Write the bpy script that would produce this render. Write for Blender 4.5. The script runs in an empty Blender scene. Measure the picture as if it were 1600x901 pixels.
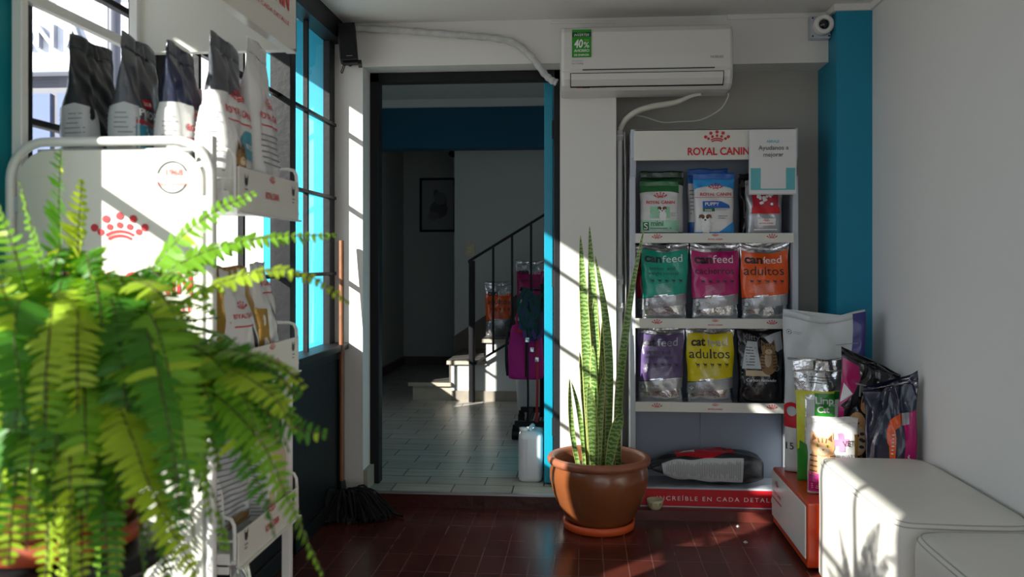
import bpy, bmesh, math, random
from mathutils import Vector, Matrix, noise

# ---------------------------------------------------------------- camera, light, exposure
SC = bpy.context.scene
COL = SC.collection
F = 1350.0                      # focal length in pixels of the 1600 px wide frame
HOR = 408.0                     # horizon row
EYE = 1.2                       # eye height over the red floor
YAW = math.atan(112.0 / F)
CS, SN = math.cos(YAW), math.sin(YAW)

cam_d = bpy.data.cameras.new('camera')
cam_d.sensor_width = 36.0
cam_d.lens = F / 1600.0 * 36.0
cam_d.shift_y = -(450.5 - HOR) / 1600.0
cam_d.clip_start = 0.05
cam_d.dof.use_dof = True
cam_d.dof.focus_distance = 3.9
cam_d.dof.aperture_fstop = 4.2
cam = bpy.data.objects.new('camera', cam_d)
COL.objects.link(cam)
cam.location = (0, 0, EYE)
cam.rotation_euler = (math.pi / 2, 0, YAW)
SC.camera = cam

SC.view_settings.view_transform = 'Standard'
SC.view_settings.look = 'None'
SC.view_settings.gamma = 1.0
SC.view_settings.use_curve_mapping = False
SC.view_settings.exposure = 0.38

SUN_DIR = Vector((1.0, 1.08, -0.65)).normalized()
sun_d = bpy.data.lights.new('sun', 'SUN')
sun_d.energy = 9.0
sun_d.angle = math.radians(0.55)
sun_d.color = (1.0, 0.955, 0.88)
sun = bpy.data.objects.new('sun', sun_d)
COL.objects.link(sun)
sun.location = (-6, -6, 6)
sun.rotation_euler = SUN_DIR.to_track_quat('-Z', 'Y').to_euler()

world = bpy.data.worlds.new('sky')
SC.world = world
world.use_nodes = True
bg = world.node_tree.nodes['Background']
bg.inputs['Color'].default_value = (0.78, 0.87, 1.0, 1)
bg.inputs['Strength'].default_value = 1.3

# ---------------------------------------------------------------- pixel -> place
def ratio(px):
    r = (px - 800.0) / F
    return (r * CS - SN) / (r * SN + CS)          # X / Y of the line of sight
def zc(X, Y):
    return -X * SN + Y * CS
def P(px, py, Y):
    X = ratio(px) * Y
    return Vector((X, Y, EYE - (py - HOR) * zc(X, Y) / F))

# ---------------------------------------------------------------- materials
MATS = {}
def mat(name, col=(.8, .8, .8), rough=.5, metal=0.0, spec=.5, coat=0.0, bump=0.0, bscale=30.0, bdetail=3.0,
        var=0.0, vscale=4.0, trans=0.0, sheen=0.0, emit=None):
    if name in MATS:
        return MATS[name]
    m = bpy.data.materials.new(name)
    m.use_nodes = True
    nt = m.node_tree
    b = nt.nodes['Principled BSDF']
    b.inputs['Base Color'].default_value = (*col, 1)
    b.inputs['Roughness'].default_value = rough
    b.inputs['Metallic'].default_value = metal
    b.inputs['Specular IOR Level'].default_value = spec
    b.inputs['Coat Weight'].default_value = coat
    b.inputs['Coat Roughness'].default_value = .12
    tc = nt.nodes.new('ShaderNodeTexCoord')
    if bump:
        n = nt.nodes.new('ShaderNodeTexNoise')
        n.inputs['Scale'].default_value = bscale
        n.inputs['Detail'].default_value = bdetail
        nt.links.new(tc.outputs['Object'], n.inputs['Vector'])
        bp = nt.nodes.new('ShaderNodeBump')
        bp.inputs['Strength'].default_value = bump
        bp.inputs['Distance'].default_value = .02
        nt.links.new(n.outputs['Fac'], bp.inputs['Height'])
        nt.links.new(bp.outputs['Normal'], b.inputs['Normal'])
        if coat:
            nt.links.new(bp.outputs['Normal'], b.inputs['Coat Normal'])
    if var:
        n2 = nt.nodes.new('ShaderNodeTexNoise')
        n2.inputs['Scale'].default_value = vscale
        n2.inputs['Detail'].default_value = 5
        nt.links.new(tc.outputs['Object'], n2.inputs['Vector'])
        mx = nt.nodes.new('ShaderNodeMix')
        mx.data_type = 'RGBA'
        mx.inputs['A'].default_value = (*[c * (1 - var) for c in col], 1)
        mx.inputs['B'].default_value = (*[min(1, c * (1 + var)) for c in col], 1)
        nt.links.new(n2.outputs['Fac'], mx.inputs['Factor'])
        nt.links.new(mx.outputs['Result'], b.inputs['Base Color'])
    if trans:
        tr = nt.nodes.new('ShaderNodeBsdfTranslucent')
        tr.inputs['Color'].default_value = (min(1, col[0] * 1.9), min(1, col[1] * 1.6), col[2] * .7, 1)
        mix = nt.nodes.new('ShaderNodeMixShader')
        mix.inputs['Fac'].default_value = trans
        nt.links.new(b.outputs['BSDF'], mix.inputs[1])
        nt.links.new(tr.outputs['BSDF'], mix.inputs[2])
        nt.links.new(mix.outputs['Shader'], nt.nodes['Material Output'].inputs['Surface'])
    MATS[name] = m
    return m

def glass_mat():
    if 'pane_glass' in MATS:
        return MATS['pane_glass']
    m = bpy.data.materials.new('pane_glass')
    m.use_nodes = True
    nt = m.node_tree
    nt.nodes.remove(nt.nodes['Principled BSDF'])
    t = nt.nodes.new('ShaderNodeBsdfTransparent')
    t.inputs['Color'].default_value = (.93, .96, .95, 1)
    g = nt.nodes.new('ShaderNodeBsdfGlossy')
    g.inputs['Roughness'].default_value = .0
    fr = nt.nodes.new('ShaderNodeFresnel')
    fr.inputs['IOR'].default_value = 1.5
    mix = nt.nodes.new('ShaderNodeMixShader')
    nt.links.new(fr.outputs['Fac'], mix.inputs['Fac'])
    nt.links.new(t.outputs['BSDF'], mix.inputs[1])
    nt.links.new(g.outputs['BSDF'], mix.inputs[2])
    nt.links.new(mix.outputs['Shader'], nt.nodes['Material Output'].inputs['Surface'])
    MATS['pane_glass'] = m
    return m

def tile_mat(name, w, h, offset, c1, c2, mortar, msize, rough, bump=.25, streak=False, shift=(0, 0, 0), coat=0.0):
    m = bpy.data.materials.new(name)
    m.use_nodes = True
    nt = m.node_tree
    b = nt.nodes['Principled BSDF']
    tc = nt.nodes.new('ShaderNodeTexCoord')
    mp = nt.nodes.new('ShaderNodeMapping')
    mp.inputs['Location'].default_value = shift
    nt.links.new(tc.outputs['Object'], mp.inputs['Vector'])
    br = nt.nodes.new('ShaderNodeTexBrick')
    br.offset = offset
    br.squash = 1.0
    br.inputs['Scale'].default_value = 1.0
    br.inputs['Brick Width'].default_value = w
    br.inputs['Row Height'].default_value = h
    br.inputs['Mortar Size'].default_value = msize
    br.inputs['Mortar Smooth'].default_value = .1
    br.inputs['Bias'].default_value = 0
    br.inputs['Color1'].default_value = (*c1, 1)
    br.inputs['Color2'].default_value = (*c2, 1)
    br.inputs['Mortar'].default_value = (*mortar, 1)
    nt.links.new(mp.outputs['Vector'], br.inputs['Vector'])
    n = nt.nodes.new('ShaderNodeTexNoise')
    n.inputs['Detail'].default_value = 6
    mp2 = nt.nodes.new('ShaderNodeMapping')
    mp2.inputs['Scale'].default_value = (3, 45, 3) if streak else (4, 4, 4)
    nt.links.new(tc.outputs['Object'], mp2.inputs['Vector'])
    nt.links.new(mp2.outputs['Vector'], n.inputs['Vector'])
    n.inputs['Scale'].default_value = 1.0
    rp = nt.nodes.new('ShaderNodeMapRange')
    rp.inputs['From Min'].default_value = .3
    rp.inputs['From Max'].default_value = .7
    rp.inputs['To Min'].default_value = .72 if streak else .86
    rp.inputs['To Max'].default_value = 1.22 if streak else 1.12
    nt.links.new(n.outputs['Fac'], rp.inputs['Value'])
    mx = nt.nodes.new('ShaderNodeMix')
    mx.data_type = 'RGBA'
    mx.blend_type = 'MULTIPLY'
    mx.inputs['Factor'].default_value = 1
    nt.links.new(br.outputs['Color'], mx.inputs['A'])
    nt.links.new(rp.outputs['Result'], mx.inputs['B'])
    nt.links.new(mx.outputs['Result'], b.inputs['Base Color'])
    rr = nt.nodes.new('ShaderNodeMapRange')
    rr.inputs['To Min'].default_value = rough * .85
    rr.inputs['To Max'].default_value = rough * 1.25
    nt.links.new(n.outputs['Fac'], rr.inputs['Value'])
    nt.links.new(rr.outputs['Result'], b.inputs['Roughness'])
    bp = nt.nodes.new('ShaderNodeBump')
    bp.invert = True
    bp.inputs['Strength'].default_value = bump
    bp.inputs['Distance'].default_value = .003
    nt.links.new(br.outputs['Fac'], bp.inputs['Height'])
    nt.links.new(bp.outputs['Normal'], b.inputs['Normal'])
    return m

def leaf_band_mat():
    m = bpy.data.materials.new('snake_leaf')
    m.use_nodes = True
    nt = m.node_tree
    b = nt.nodes['Principled BSDF']
    b.inputs['Roughness'].default_value = .38
    tc = nt.nodes.new('ShaderNodeTexCoord')
    w = nt.nodes.new('ShaderNodeTexWave')
    w.bands_direction = 'Z'
    w.inputs['Scale'].default_value = 17
    w.inputs['Distortion'].default_value = 6
    w.inputs['Detail'].default_value = 3
    w.inputs['Detail Scale'].default_value = 3
    nt.links.new(tc.outputs['Object'], w.inputs['Vector'])
    rmp = nt.nodes.new('ShaderNodeValToRGB')
    rmp.color_ramp.elements[0].color = (.065, .15, .032, 1)
    rmp.color_ramp.elements[0].position = .25
    rmp.color_ramp.elements[1].color = (.25, .37, .10, 1)
    rmp.color_ramp.elements[1].position = .75
    nt.links.new(w.outputs['Fac'], rmp.inputs['Fac'])
    nt.links.new(rmp.outputs['Color'], b.inputs['Base Color'])
    return m

WHITE_WALL = mat('white_wall_paint', (.74, .725, .69), .75, bump=.12, bscale=9, var=.035, vscale=2.2)
RIGHT_WALL = mat('white_plaster', (.76, .755, .735), .7, bump=.07, bscale=5, var=.02, vscale=1.5)
CEIL = mat('ceiling_paint', (.75, .74, .71), .8, bump=.05, bscale=6, var=.03, vscale=1.5)
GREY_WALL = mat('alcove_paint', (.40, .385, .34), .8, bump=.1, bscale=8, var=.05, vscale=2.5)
BLUE = mat('blue_paint', (.0, .235, .37), .55, bump=.06, bscale=12, var=.04)
BLUE_DOOR = mat('blue_enamel', (.0, .27, .40), .35)
BLUE_OUT = mat('blue_facade', (.0, .30, .46), .6, bump=.1, bscale=12)
TEAL_WALL = mat('teal_paint', (.0, .29, .34), .5, bump=.05, bscale=12)
BLACK_METAL = mat('black_enamel', (.010, .010, .012), .45, spec=.25, bump=.05, bscale=40)
BLACK_PLASTIC = mat('black_plastic', (.007, .007, .008), .45, spec=.25)
GLASS = glass_mat()
WHITE_PANEL = mat('white_enamel', (.78, .78, .75), .3, spec=.5)
CREAM_PANEL = mat('cream_enamel', (.74, .73, .66), .35)
GREY_METAL = mat('grey_enamel', (.50, .54, .60), .35, spec=.5)
BACK_GREY = mat('blue_grey_panel', (.27, .31, .38), .45)
RED = mat('brand_red', (.62, .012, .022), .4)
RED_TEXT = mat('red_print', (.62, .012, .022), .45)
DGREY_TEXT = mat('dark_print', (.03, .03, .035), .5)
GREY_TEXT = mat('grey_print', (.25, .25, .27), .5)
WHITE_TEXT = mat('white_print', (.85, .85, .84), .45)
INNER_WALL = mat('inner_wall_paint', (.52, .55, .53), .8, bump=.08, bscale=6)
TERRA = mat('glazed_terracotta', (.22, .068, .022), .28, coat=.4, bump=.1, bscale=14, var=.28, vscale=3.5)
TERRA_RED = mat('orange_saucer', (.70, .10, .02), .45)
TERRA_RIM = mat('terracotta_rim', (.30, .105, .055), .4, bump=.15, bscale=25, var=.25, vscale=9)
SOIL = mat('soil', (.03, .02, .013), .95, bump=.6, bscale=60)

# ---------------------------------------------------------------- mesh building
class MB:
    def __init__(s):
        s.v = []; s.f = []; s.m = []; s.sm = []
    def add(s, verts, faces, m=0, smooth=False):
        o = len(s.v)
        s.v.extend([tuple(p) for p in verts])
        for f in faces:
            s.f.append(tuple(i + o for i in f)); s.m.append(m); s.sm.append(smooth)
    def box(s, x0, x1, y0, y1, z0, z1, m=0, mx=None):
        vs = [Vector(p) for p in ((x0, y0, z0), (x1, y0, z0), (x1, y1, z0), (x0, y1, z0),
                                  (x0, y0, z1), (x1, y0, z1), (x1, y1, z1), (x0, y1, z1))]
        if mx is not None:
            vs = [mx @ p for p in vs]
        s.add(vs, [(0, 3, 2, 1), (4, 5, 6, 7), (0, 1, 5, 4), (1, 2, 6, 5), (2, 3, 7, 6), (3, 0, 4, 7)], m)
    def tube(s, pts, r, seg=10, m=0, cap=True):
        pts = [Vector(p) for p in pts]
        rs = r if isinstance(r, (list, tuple)) else [r] * len(pts)
        n = len(pts)
        verts = []
        up = None
        for i in range(n):
            d = (pts[min(i + 1, n - 1)] - pts[max(i - 1, 0)]).normalized()
            if up is None:
                up = Vector((0, 0, 1)) if abs(d.z) < .9 else Vector((1, 0, 0))
            a = d.cross(up).normalized()
            up = a.cross(d).normalized()
            for k in range(seg):
                t = 2 * math.pi * k / seg
                verts.append(pts[i] + (a * math.cos(t) + up * math.sin(t)) * rs[i])
        fs = []
        for i in range(n - 1):
            for k in range(seg):
                k2 = (k + 1) % seg
                fs.append((i * seg + k, i * seg + k2, (i + 1) * seg + k2, (i + 1) * seg + k))
        s.add(verts, fs, m, True)
        if cap:
            s.add(verts[:seg], [tuple(range(seg))[::-1]], m)
            s.add(verts[-seg:], [tuple(range(seg))], m)
    def lathe(s, prof, c=(0, 0, 0), seg=48, m=0, axis='z'):
        verts = []
        for (r, z) in prof:
            for k in range(seg):
                t = 2 * math.pi * k / seg
                x, y = r * math.cos(t), r * math.sin(t)
                p = (x, y, z) if axis == 'z' else (x, -z, y)     # 'y': grows toward -Y
                verts.append((c[0] + p[0], c[1] + p[1], c[2] + p[2]))
        fs = []
        for i in range(len(prof) - 1):
            for k in range(seg):
                k2 = (k + 1) % seg
                fs.append((i * seg + k, i * seg + k2, (i + 1) * seg + k2, (i + 1) * seg + k))
        s.add(verts, fs, m, True)
    def build(s, name, mats, parent=None, loc=None, rot=None, bevel=0, seg=2, weld=False):
        me = bpy.data.meshes.new(name)
        me.from_pydata(s.v, [], s.f)
        for mm in (mats if isinstance(mats, (list, tuple)) else [mats]):
            me.materials.append(mm)
        me.polygons.foreach_set('material_index', s.m)
        me.polygons.foreach_set('use_smooth', s.sm)
        if weld:
            bm = bmesh.new(); bm.from_mesh(me)
            bmesh.ops.remove_doubles(bm, verts=bm.verts, dist=1e-5)
            bm.to_mesh(me); bm.free()
        me.update()
        o = bpy.data.objects.new(name, me)
        COL.objects.link(o)
        if parent: o.parent = parent
        if loc is not None: o.location = loc
        if rot is not None: o.rotation_euler = rot
        if bevel:
            b = o.modifiers.new('bevel', 'BEVEL')
            b.width = bevel; b.segments = seg; b.limit_method = 'ANGLE'; b.angle_limit = math.radians(40)
            b.harden_normals = False
        return o

def smooth_path(pts, n=8):
    pts = [Vector(p) for p in pts]
    out = []
    for i in range(len(pts) - 1):
        p0 = pts[max(i - 1, 0)]; p1 = pts[i]; p2 = pts[i + 1]; p3 = pts[min(i + 2, len(pts) - 1)]
        for k in range(n):
            t = k / n
            out.append(0.5 * ((2 * p1) + (p2 - p0) * t + (2 * p0 - 5 * p1 + 4 * p2 - p3) * t * t + (3 * p1 - p0 - 3 * p2 + p3) * t ** 3))
    out.append(pts[-1])
    return out

def empty(name, loc=(0, 0, 0), rot=None):
    o = bpy.data.objects.new(name, None)
    o.empty_display_size = .05
    COL.objects.link(o)
    o.location = loc
    if rot is not None: o.rotation_euler = rot
    return o
def tag(o, label, cat, group=None):
    o['label'] = label; o['category'] = cat
    if group: o['group'] = group
    return o
def struct(o):
    o['kind'] = 'structure'
    return o
def sbox(name, x0, x1, y0, y1, z0, z1, m, bevel=0, parent=None):
    b = MB(); b.box(x0, x1, y0, y1, z0, z1)
    o = b.build(name, m, parent, bevel=bevel)
    if parent is None: struct(o)
    return o

# ---------------------------------------------------------------- flat artwork laid on surfaces
TXT = {}
def text_mesh(body, bold=0.0, shear=0.0, space=1.0):
    key = (body, bold, shear, space)
    if key not in TXT:
        c = bpy.data.curves.new('lettering', 'FONT')
        c.body = body; c.size = 1.0; c.align_x = 'LEFT'; c.offset = bold; c.shear = shear
        c.space_character = space; c.resolution_u = 3
        o = bpy.data.objects.new('lettering', c)
        me = bpy.data.meshes.new_from_object(o)
        vs = [(v.co.x, v.co.y) for v in me.vertices]
        fs = [tuple(p.vertices) for p in me.polygons]
        bpy.data.objects.remove(o); bpy.data.curves.remove(c); bpy.data.meshes.remove(me)
        TXT[key] = (vs, fs)
    return TXT[key]

def put_text(mb, S, body, cx, cy, width=None, height=None, m=0, off=.0016, bold=0.0, shear=0.0, space=1.0, align='c'):
    """lettering with its box centred on (cx, cy); width and/or height in metres"""
    vs, fs = text_mesh(body, bold, shear, space)
    if not vs: return
    x0 = min(v[0] for v in vs); x1 = max(v[0] for v in vs); y0 = min(v[1] for v in vs); y1 = max(v[1] for v in vs)
    w, h = max(x1 - x0, 1e-6), max(y1 - y0, 1e-6)
    if width and height: sx, sy = width / w, height / h
    elif width: sx = sy = width / w
    else: sx = sy = height / h
    ox = cx - (sx * w / 2 if align == 'c' else 0)
    mb.add([S(ox + (v[0] - x0) * sx, cy + (v[1] - (y0 + y1) / 2) * sy, off) for v in vs], fs, m)

def put_poly(mb, S, pts, m=0, off=.0012, step=.012):
    bm = bmesh.new()
    vs = [bm.verts.new((p[0], p[1], 0)) for p in pts]
    try:
        bm.faces.new(vs)
    except ValueError:
        bm.free(); return
    if step:
        for ax in (0, 1):
            lo = min(p[ax] for p in pts); hi = max(p[ax] for p in pts)
            n = int((hi - lo) / step)
            for k in range(1, n + 1):
                c = lo + (hi - lo) * k / (n + 1)
                co = (c, 0, 0) if ax == 0 else (0, c, 0)
                no = (1, 0, 0) if ax == 0 else (0, 1, 0)
                bmesh.ops.bisect_plane(bm, geom=bm.verts[:] + bm.edges[:] + bm.faces[:], plane_co=co, plane_no=no)
    bmesh.ops.triangulate(bm, faces=[f for f in bm.faces if len(f.verts) > 4])
    bm.verts.ensure_lookup_table()
    bm.verts.index_update()
    mb.add([S(v.co.x, v.co.y, off) for v in bm.verts], [tuple(v.index for v in f.verts) for f in bm.faces], m, True)
    bm.free()
def rect(x0, x1, y0, y1):
    return [(x0, y0), (x1, y0), (x1, y1), (x0, y1)]
def ell(cx, cy, rx, ry=None, n=20, a0=0, a1=2 * math.pi):
    ry = rx if ry is None else ry
    full = abs(a1 - a0 - 2 * math.pi) < 1e-6
    k = n if full else n + 1
    return [(cx + rx * math.cos(a0 + (a1 - a0) * i / n), cy + ry * math.sin(a0 + (a1 - a0) * i / n)) for i in range(k)]
def arc_band(cx, cy, r0, r1, a0, a1, n=14):
    o = [(cx + r1 * math.cos(a0 + (a1 - a0) * i / n), cy + r1 * math.sin(a0 + (a1 - a0) * i / n)) for i in range(n + 1)]
    i_ = [(cx + r0 * math.cos(a1 + (a0 - a1) * i / n), cy + r0 * math.sin(a1 + (a0 - a1) * i / n)) for i in range(n + 1)]
    return o + i_
def put_crown(mb, S, cx, cy, w, m=0, off=.0016, step=0):
    """the maker's crown: five dots over five dots over two arcs"""
    R = w * .62
    by = cy - w * .5
    for i in range(5):
        a = math.radians(90 + (2 - i) * 22)
        put_poly(mb, S, ell(cx + R * 1.18 * math.cos(a) * .98, by + R * 1.28 * math.sin(a), w * .075, n=12), m, off, step)
        a = math.radians(90 + (2 - i) * 19)
        put_poly(mb, S, ell(cx + R * .98 * math.cos(a), by + R * 1.0 * math.sin(a), w * .062, n=12), m, off, step)
    for r0, r1 in ((.70, .78), (.58, .66)):
        put_poly(mb, S, arc_band(cx, by - R * .02, R * r0 * 1.12, R * r1 * 1.12, math.radians(58), math.radians(122)), m, off, step)
def put_lines(mb, S, x0, x1, z0, z1, n, m, off=.0014, th=.28, seed=1, ragged=.3):
    rnd = random.Random(seed)
    for i in range(n):
        z = z1 - (z1 - z0) * (i + .5) / n
        t = (z1 - z0) / n * th * .5
        xe = x1 - (x1 - x0) * ragged * rnd.random()
        put_poly(mb, S, rect(x0, xe, z - t, z + t), m, off, .03)
def put_critter(mb, S, cx, cz, w, m, off=.0016):
    put_poly(mb, S, ell(cx, cz, w * .36, w * .17, 10), m, off, 0)
    put_poly(mb, S, ell(cx - w * .42, cz + w * .17, w * .16, w * .13, 8), m, off, 0)
    for dx in (-.27, -.13, .15, .29):
        put_poly(mb, S, rect(cx + w * dx - w * .05, cx + w * dx + w * .05, cz - w * .42, cz), m, off, 0)
    put_poly(mb, S, [(cx + w * .3, cz + w * .05), (cx + w * .55, cz + w * .32), (cx + w * .5, cz + w * .34), (cx + w * .27, cz + w * .14)], m, off, 0)
def put_cat(mb, S, cx, cz, w, fur, dark, light, eye, off=.0014, body=True, seed=3):
    """a sitting cat: body, chest, head, ears, stripes, eyes"""
    if body:
        put_poly(mb, S, ell(cx, cz - w * .75, w * .52, w * .85, 24), fur, off)
        put_poly(mb, S, ell(cx - w * .05, cz - w * .62, w * .22, w * .5, 18), light, off + .0003)
        for i in range(5):
            z = cz - w * (.35 + .2 * i)
            for sg in (-1, 1):
                put_poly(mb, S, [(cx + sg * w * .24, z), (cx + sg * w * .47, z + w * .05), (cx + sg * w * .49, z - w * .02), (cx + sg * w * .25, z - w * .05)], dark, off + .0005)
    for sg in (-1, 1):
        put_poly(mb, S, [(cx + sg * w * .12, cz + w * .28), (cx + sg * w * .44, cz + w * .1), (cx + sg * w * .40, cz + w * .62)], fur, off + .0006)
        put_poly(mb, S, [(cx + sg * w * .2, cz + w * .3), (cx + sg * w * .38, cz + w * .2), (cx + sg * w * .36, cz + w * .5)], dark, off + .0009)
    put_poly(mb, S, ell(cx, cz, w * .44, w * .38, 22), fur, off + .0008)
    put_poly(mb, S, ell(cx, cz - w * .16, w * .22, w * .17, 16), light, off + .0010)
    for i in (-1, 0, 1):
        put_poly(mb, S, [(cx + i * w * .12 - w * .03, cz + w * .16), (cx + i * w * .12 + w * .03, cz + w * .16), (cx + i * w * .16 + w * .02, cz + w * .34), (cx + i * w * .16 - w * .02, cz + w * .34)], dark, off + .0011)
    for sg in (-1, 1):
        put_poly(mb, S, ell(cx + sg * w * .18, cz + w * .04, w * .085, w * .065, 12), eye, off + .0012)
        put_poly(mb, S, ell(cx + sg * w * .18, cz + w * .04, w * .035, w * .06, 10), dark, off + .0014)
    put_poly(mb, S, [(cx - w * .05, cz - w * .09), (cx + w * .05, cz - w * .09), (cx, cz - w * .15)], dark, off + .0014)
def put_dog(mb, S, cx, cz, w, white, brown, dark, off=.0014, body=True):
    if body:
        put_poly(mb, S, ell(cx + w * .08, cz - w * .75, w * .42, w * .6, 20), white, off)
        for dx in (-.18, .22):
            put_poly(mb, S, rect(cx + dx * w, cx + dx * w + w * .16, cz - w * 1.35, cz - w * .7), white, off + .0002)
    put_poly(mb, S, ell(cx, cz, w * .4, w * .42, 20), white, off + .0005)
    for sg in (-1, 1):
        put_poly(mb, S, [(cx + sg * w * .2, cz + w * .36), (cx + sg * w * .5, cz + w * .3), (cx + sg * w * .56, cz - w * .02), (cx + sg * w * .36, cz + w * .06)], brown, off + .0008)
        put_poly(mb, S, ell(cx + sg * w * .2, cz + w * .12, w * .15, w * .2, 12), brown, off + .0007)
        put_poly(mb, S, ell(cx + sg * w * .17, cz + w * .06, w * .05, n=10), dark, off + .0010)
    put_poly(mb, S, ell(cx, cz - w * .17, w * .1, w * .075, 12), dark, off + .0010)

def flat_front(y0):      # faces -Y
    return lambda a, b, off: (a, y0 - off, b)
def flat_px(x0, yc=0):   # faces +X, text runs toward +Y
    return lambda a, b, off: (x0 + off, yc + a, b)
def flat_nx(x0, yc=0):   # faces -X, text runs toward -Y
    return lambda a, b, off: (x0 - off, yc - a, b)

# ================================================================= THE SETTING
YW = 4.18          # room face of the back wall
XL = -1.21         # window plane
XR = 1.308         # right wall
ZC = 2.37          # ceiling
YFRONT = -1.7      # wall behind the camera
ZI = .07           # floor of the back room

red_tile = tile_mat('red_tile', .098, .196, 0.0, (.066, .016, .012), (.094, .021, .015), (.125, .060, .048), .0026, .24, .6, shift=(.02, .03, 0))
plank_tile = tile_mat('plank_tile', .30, .155, .5, (.36, .36, .31), (.47, .46, .40), (.03, .03, .028), .0034, .30, .3, streak=True, shift=(.05, .0, 0))

sbox('floor', XL - .12, XR + .1, YFRONT, YW + .02, -.1, 0, red_tile)
sbox('floor_back_room', -2.1, 2.6, YW, 9.6, -.1, ZI, plank_tile)
RISER = mat('dark_red_riser', (.06, .014, .011), .35, bump=.2, bscale=20, var=.3)
sbox('trim_1', XL, .156, YW - .012, YW, 0, ZI - .004, RISER)
ALU = mat('aluminium_strip', (.55, .56, .57), .35, metal=.8)
sbox('trim_2', -1.09, -.11, YW - .016, YW + .006, ZI - .006, ZI + .003, ALU)
sbox('trim_3', .156, 1.149, 4.05, 4.40, 0, .045, mat('red_ledge', (.11, .022, .016), .3, bump=.15, bscale=15, var=.2))
sbox('ceiling', XL - .14, XR + .1, YFRONT, 4.5, ZC, ZC + .12, CEIL)

# back wall: strip by the window, lintel, column, alcove, beam, pillar
sbox('wall_back_left', XL - .05, -1.084, YW, 4.345, ZI, ZC, WHITE_WALL)
sbox('wall_back_lintel', -1.084, -.114, YW, 4.345, 2.157, ZC, WHITE_WALL)
sbox('wall_back_column', -.114, .156, YW, 4.40, 0, ZC, WHITE_WALL)
sbox('wall_back_beam', .156, 1.149, YW, 4.40, 2.137, ZC, WHITE_WALL)
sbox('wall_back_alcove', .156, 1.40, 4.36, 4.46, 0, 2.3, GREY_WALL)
sbox('wall_back_pillar', 1.149, XR + .05, 4.05, 4.45, 0, ZC, BLUE)
sbox('wall_right', XR, XR + .12, YFRONT, 4.06, 0, ZC, RIGHT_WALL)
# cornice: pillar front, pillar side, right wall, beam
b = MB()
b.box(1.135, XR, 4.037, 4.05, ZC - .03, ZC)
b.box(1.135, 1.149, 4.05, YW, ZC - .03, ZC)
b.box(XR - .014, XR, YFRONT, 4.037, ZC - .03, ZC)
b.box(.68, 1.135, YW - .008, YW, ZC - .022, ZC)
struct(b.build('trim_4', CEIL))
# tile baseboard in the door reveal
sbox('baseboard_left', -1.084, -1.062, YW + .006, 4.34, ZI, ZI + .10, mat('stone_skirting', (.36, .33, .27), .5, bump=.2, bscale=30, var=.2), .002)

# wall behind the camera, with a wide shop window left open to the street
b = MB()
b.box(XL - .1, XR + .1, YFRONT - .1, YFRONT, 0, .5)
b.box(XL - .1, XR + .1, YFRONT - .1, YFRONT, 2.15, ZC)
b.box(XL - .1, -1.0, YFRONT - .1, YFRONT, .5, 2.15)
b.box(1.1, XR + .1, YFRONT - .1, YFRONT, .5, 2.15)
struct(b.build('wall_front', RIGHT_WALL))

# left side: pier near the lens, then the street windows
sbox('wall_left_pier', XL - .06, XL + .02, 1.45, 1.715, 0, ZC, TEAL_WALL)
sbox('wall_left_rear', XL - .08, XL, YFRONT, .0, 0, ZC, RIGHT_WALL)
sbox('wall_left_over_window', XL - .08, XL + .01, .0, 1.45, 2.10, ZC, RIGHT_WALL)
sbox('sun_blocker_bench_side', XL - .08, XL - .052, .0, .22, 1.38, 2.10, RIGHT_WALL)  # unseen panel, added to keep the sun off the nearer bench
sbox('sun_blocker_middle', XL - .08, XL - .052, .22, 1.02, 1.92, 2.10, RIGHT_WALL)  # also added out of view, limits how far sun reaches over the bench top

def window(n, y0, y1, posts, thin, zs, z0, z1, post=.045, panel_to=None, first=True):
    root = empty('window_%d' % n, (XL, (y0 + y1) / 2, 0))
    struct(root)
    oy = (y0 + y1) / 2
    fr = MB()
    def fb(a0, a1, c0, c1, d=(-.05, .035)):
        fr.box(d[0], d[1], a0 - oy, a1 - oy, c0, c1)
    fb(y0, y1, z1, min(ZC, z1 + .10))       # head
    fb(y0, y1, z0 - .05, z0)                # sill rail
    fb(y0, y1, z0 - .012, z0 + .02, (-.05, .055))
    for (a0, a1) in posts:
        fb(a0, a1, z0, z1, (-.05, -.015) if a1 > 4.17 else (-.05, .035))
    for a in thin:
        fb(a - .008, a + .008, z0, z1, (-.030, -.006))
    for z in zs:
        fb(y0, y1, z - .008, z + .008, (-.030, -.006))
    fr.build('frame', BLACK_METAL, root, bevel=.003)
    if panel_to is not None:
        pn = MB()
        pn.box(-.04, .02, y0 - oy, y1 - oy, panel_to, z0 - .05)
        pn.build('panel', BLACK_METAL, root)
        st = MB()
        for (a0, a1) in posts:
            st.box(-.05, .035, a0 - oy, a1 - oy, panel_to, z0 - .05)
        st.box(-.05, .035, y0 - oy, y1 - oy, panel_to, panel_to + .07)
        st.build('panel_frame', BLACK_METAL, root, bevel=.003)
    g = MB()
    g.add([(-.032, y0 - oy, z0), (-.032, y1 - oy, z0), (-.032, y1 - oy, z1), (-.032, y0 - oy, z1)], [(0, 1, 2, 3)])
    g.build('glass', GLASS, root)
    return root
window(1, 1.715, 4.18, [(1.715, 1.76), (2.30, 2.37), (3.39, 3.455), (4.10, 4.18)], [2.66, 3.02, 3.745], [1.87, 1.51, 1.14], .78, 2.27, panel_to=0.0)
window(2, .0, 1.45, [(.0, .04), (.20, .24), (1.42, 1.45)], [.62, 1.02], [1.87, 1.51, 1.14, .78], .42, 2.05, panel_to=0.0)

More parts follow.
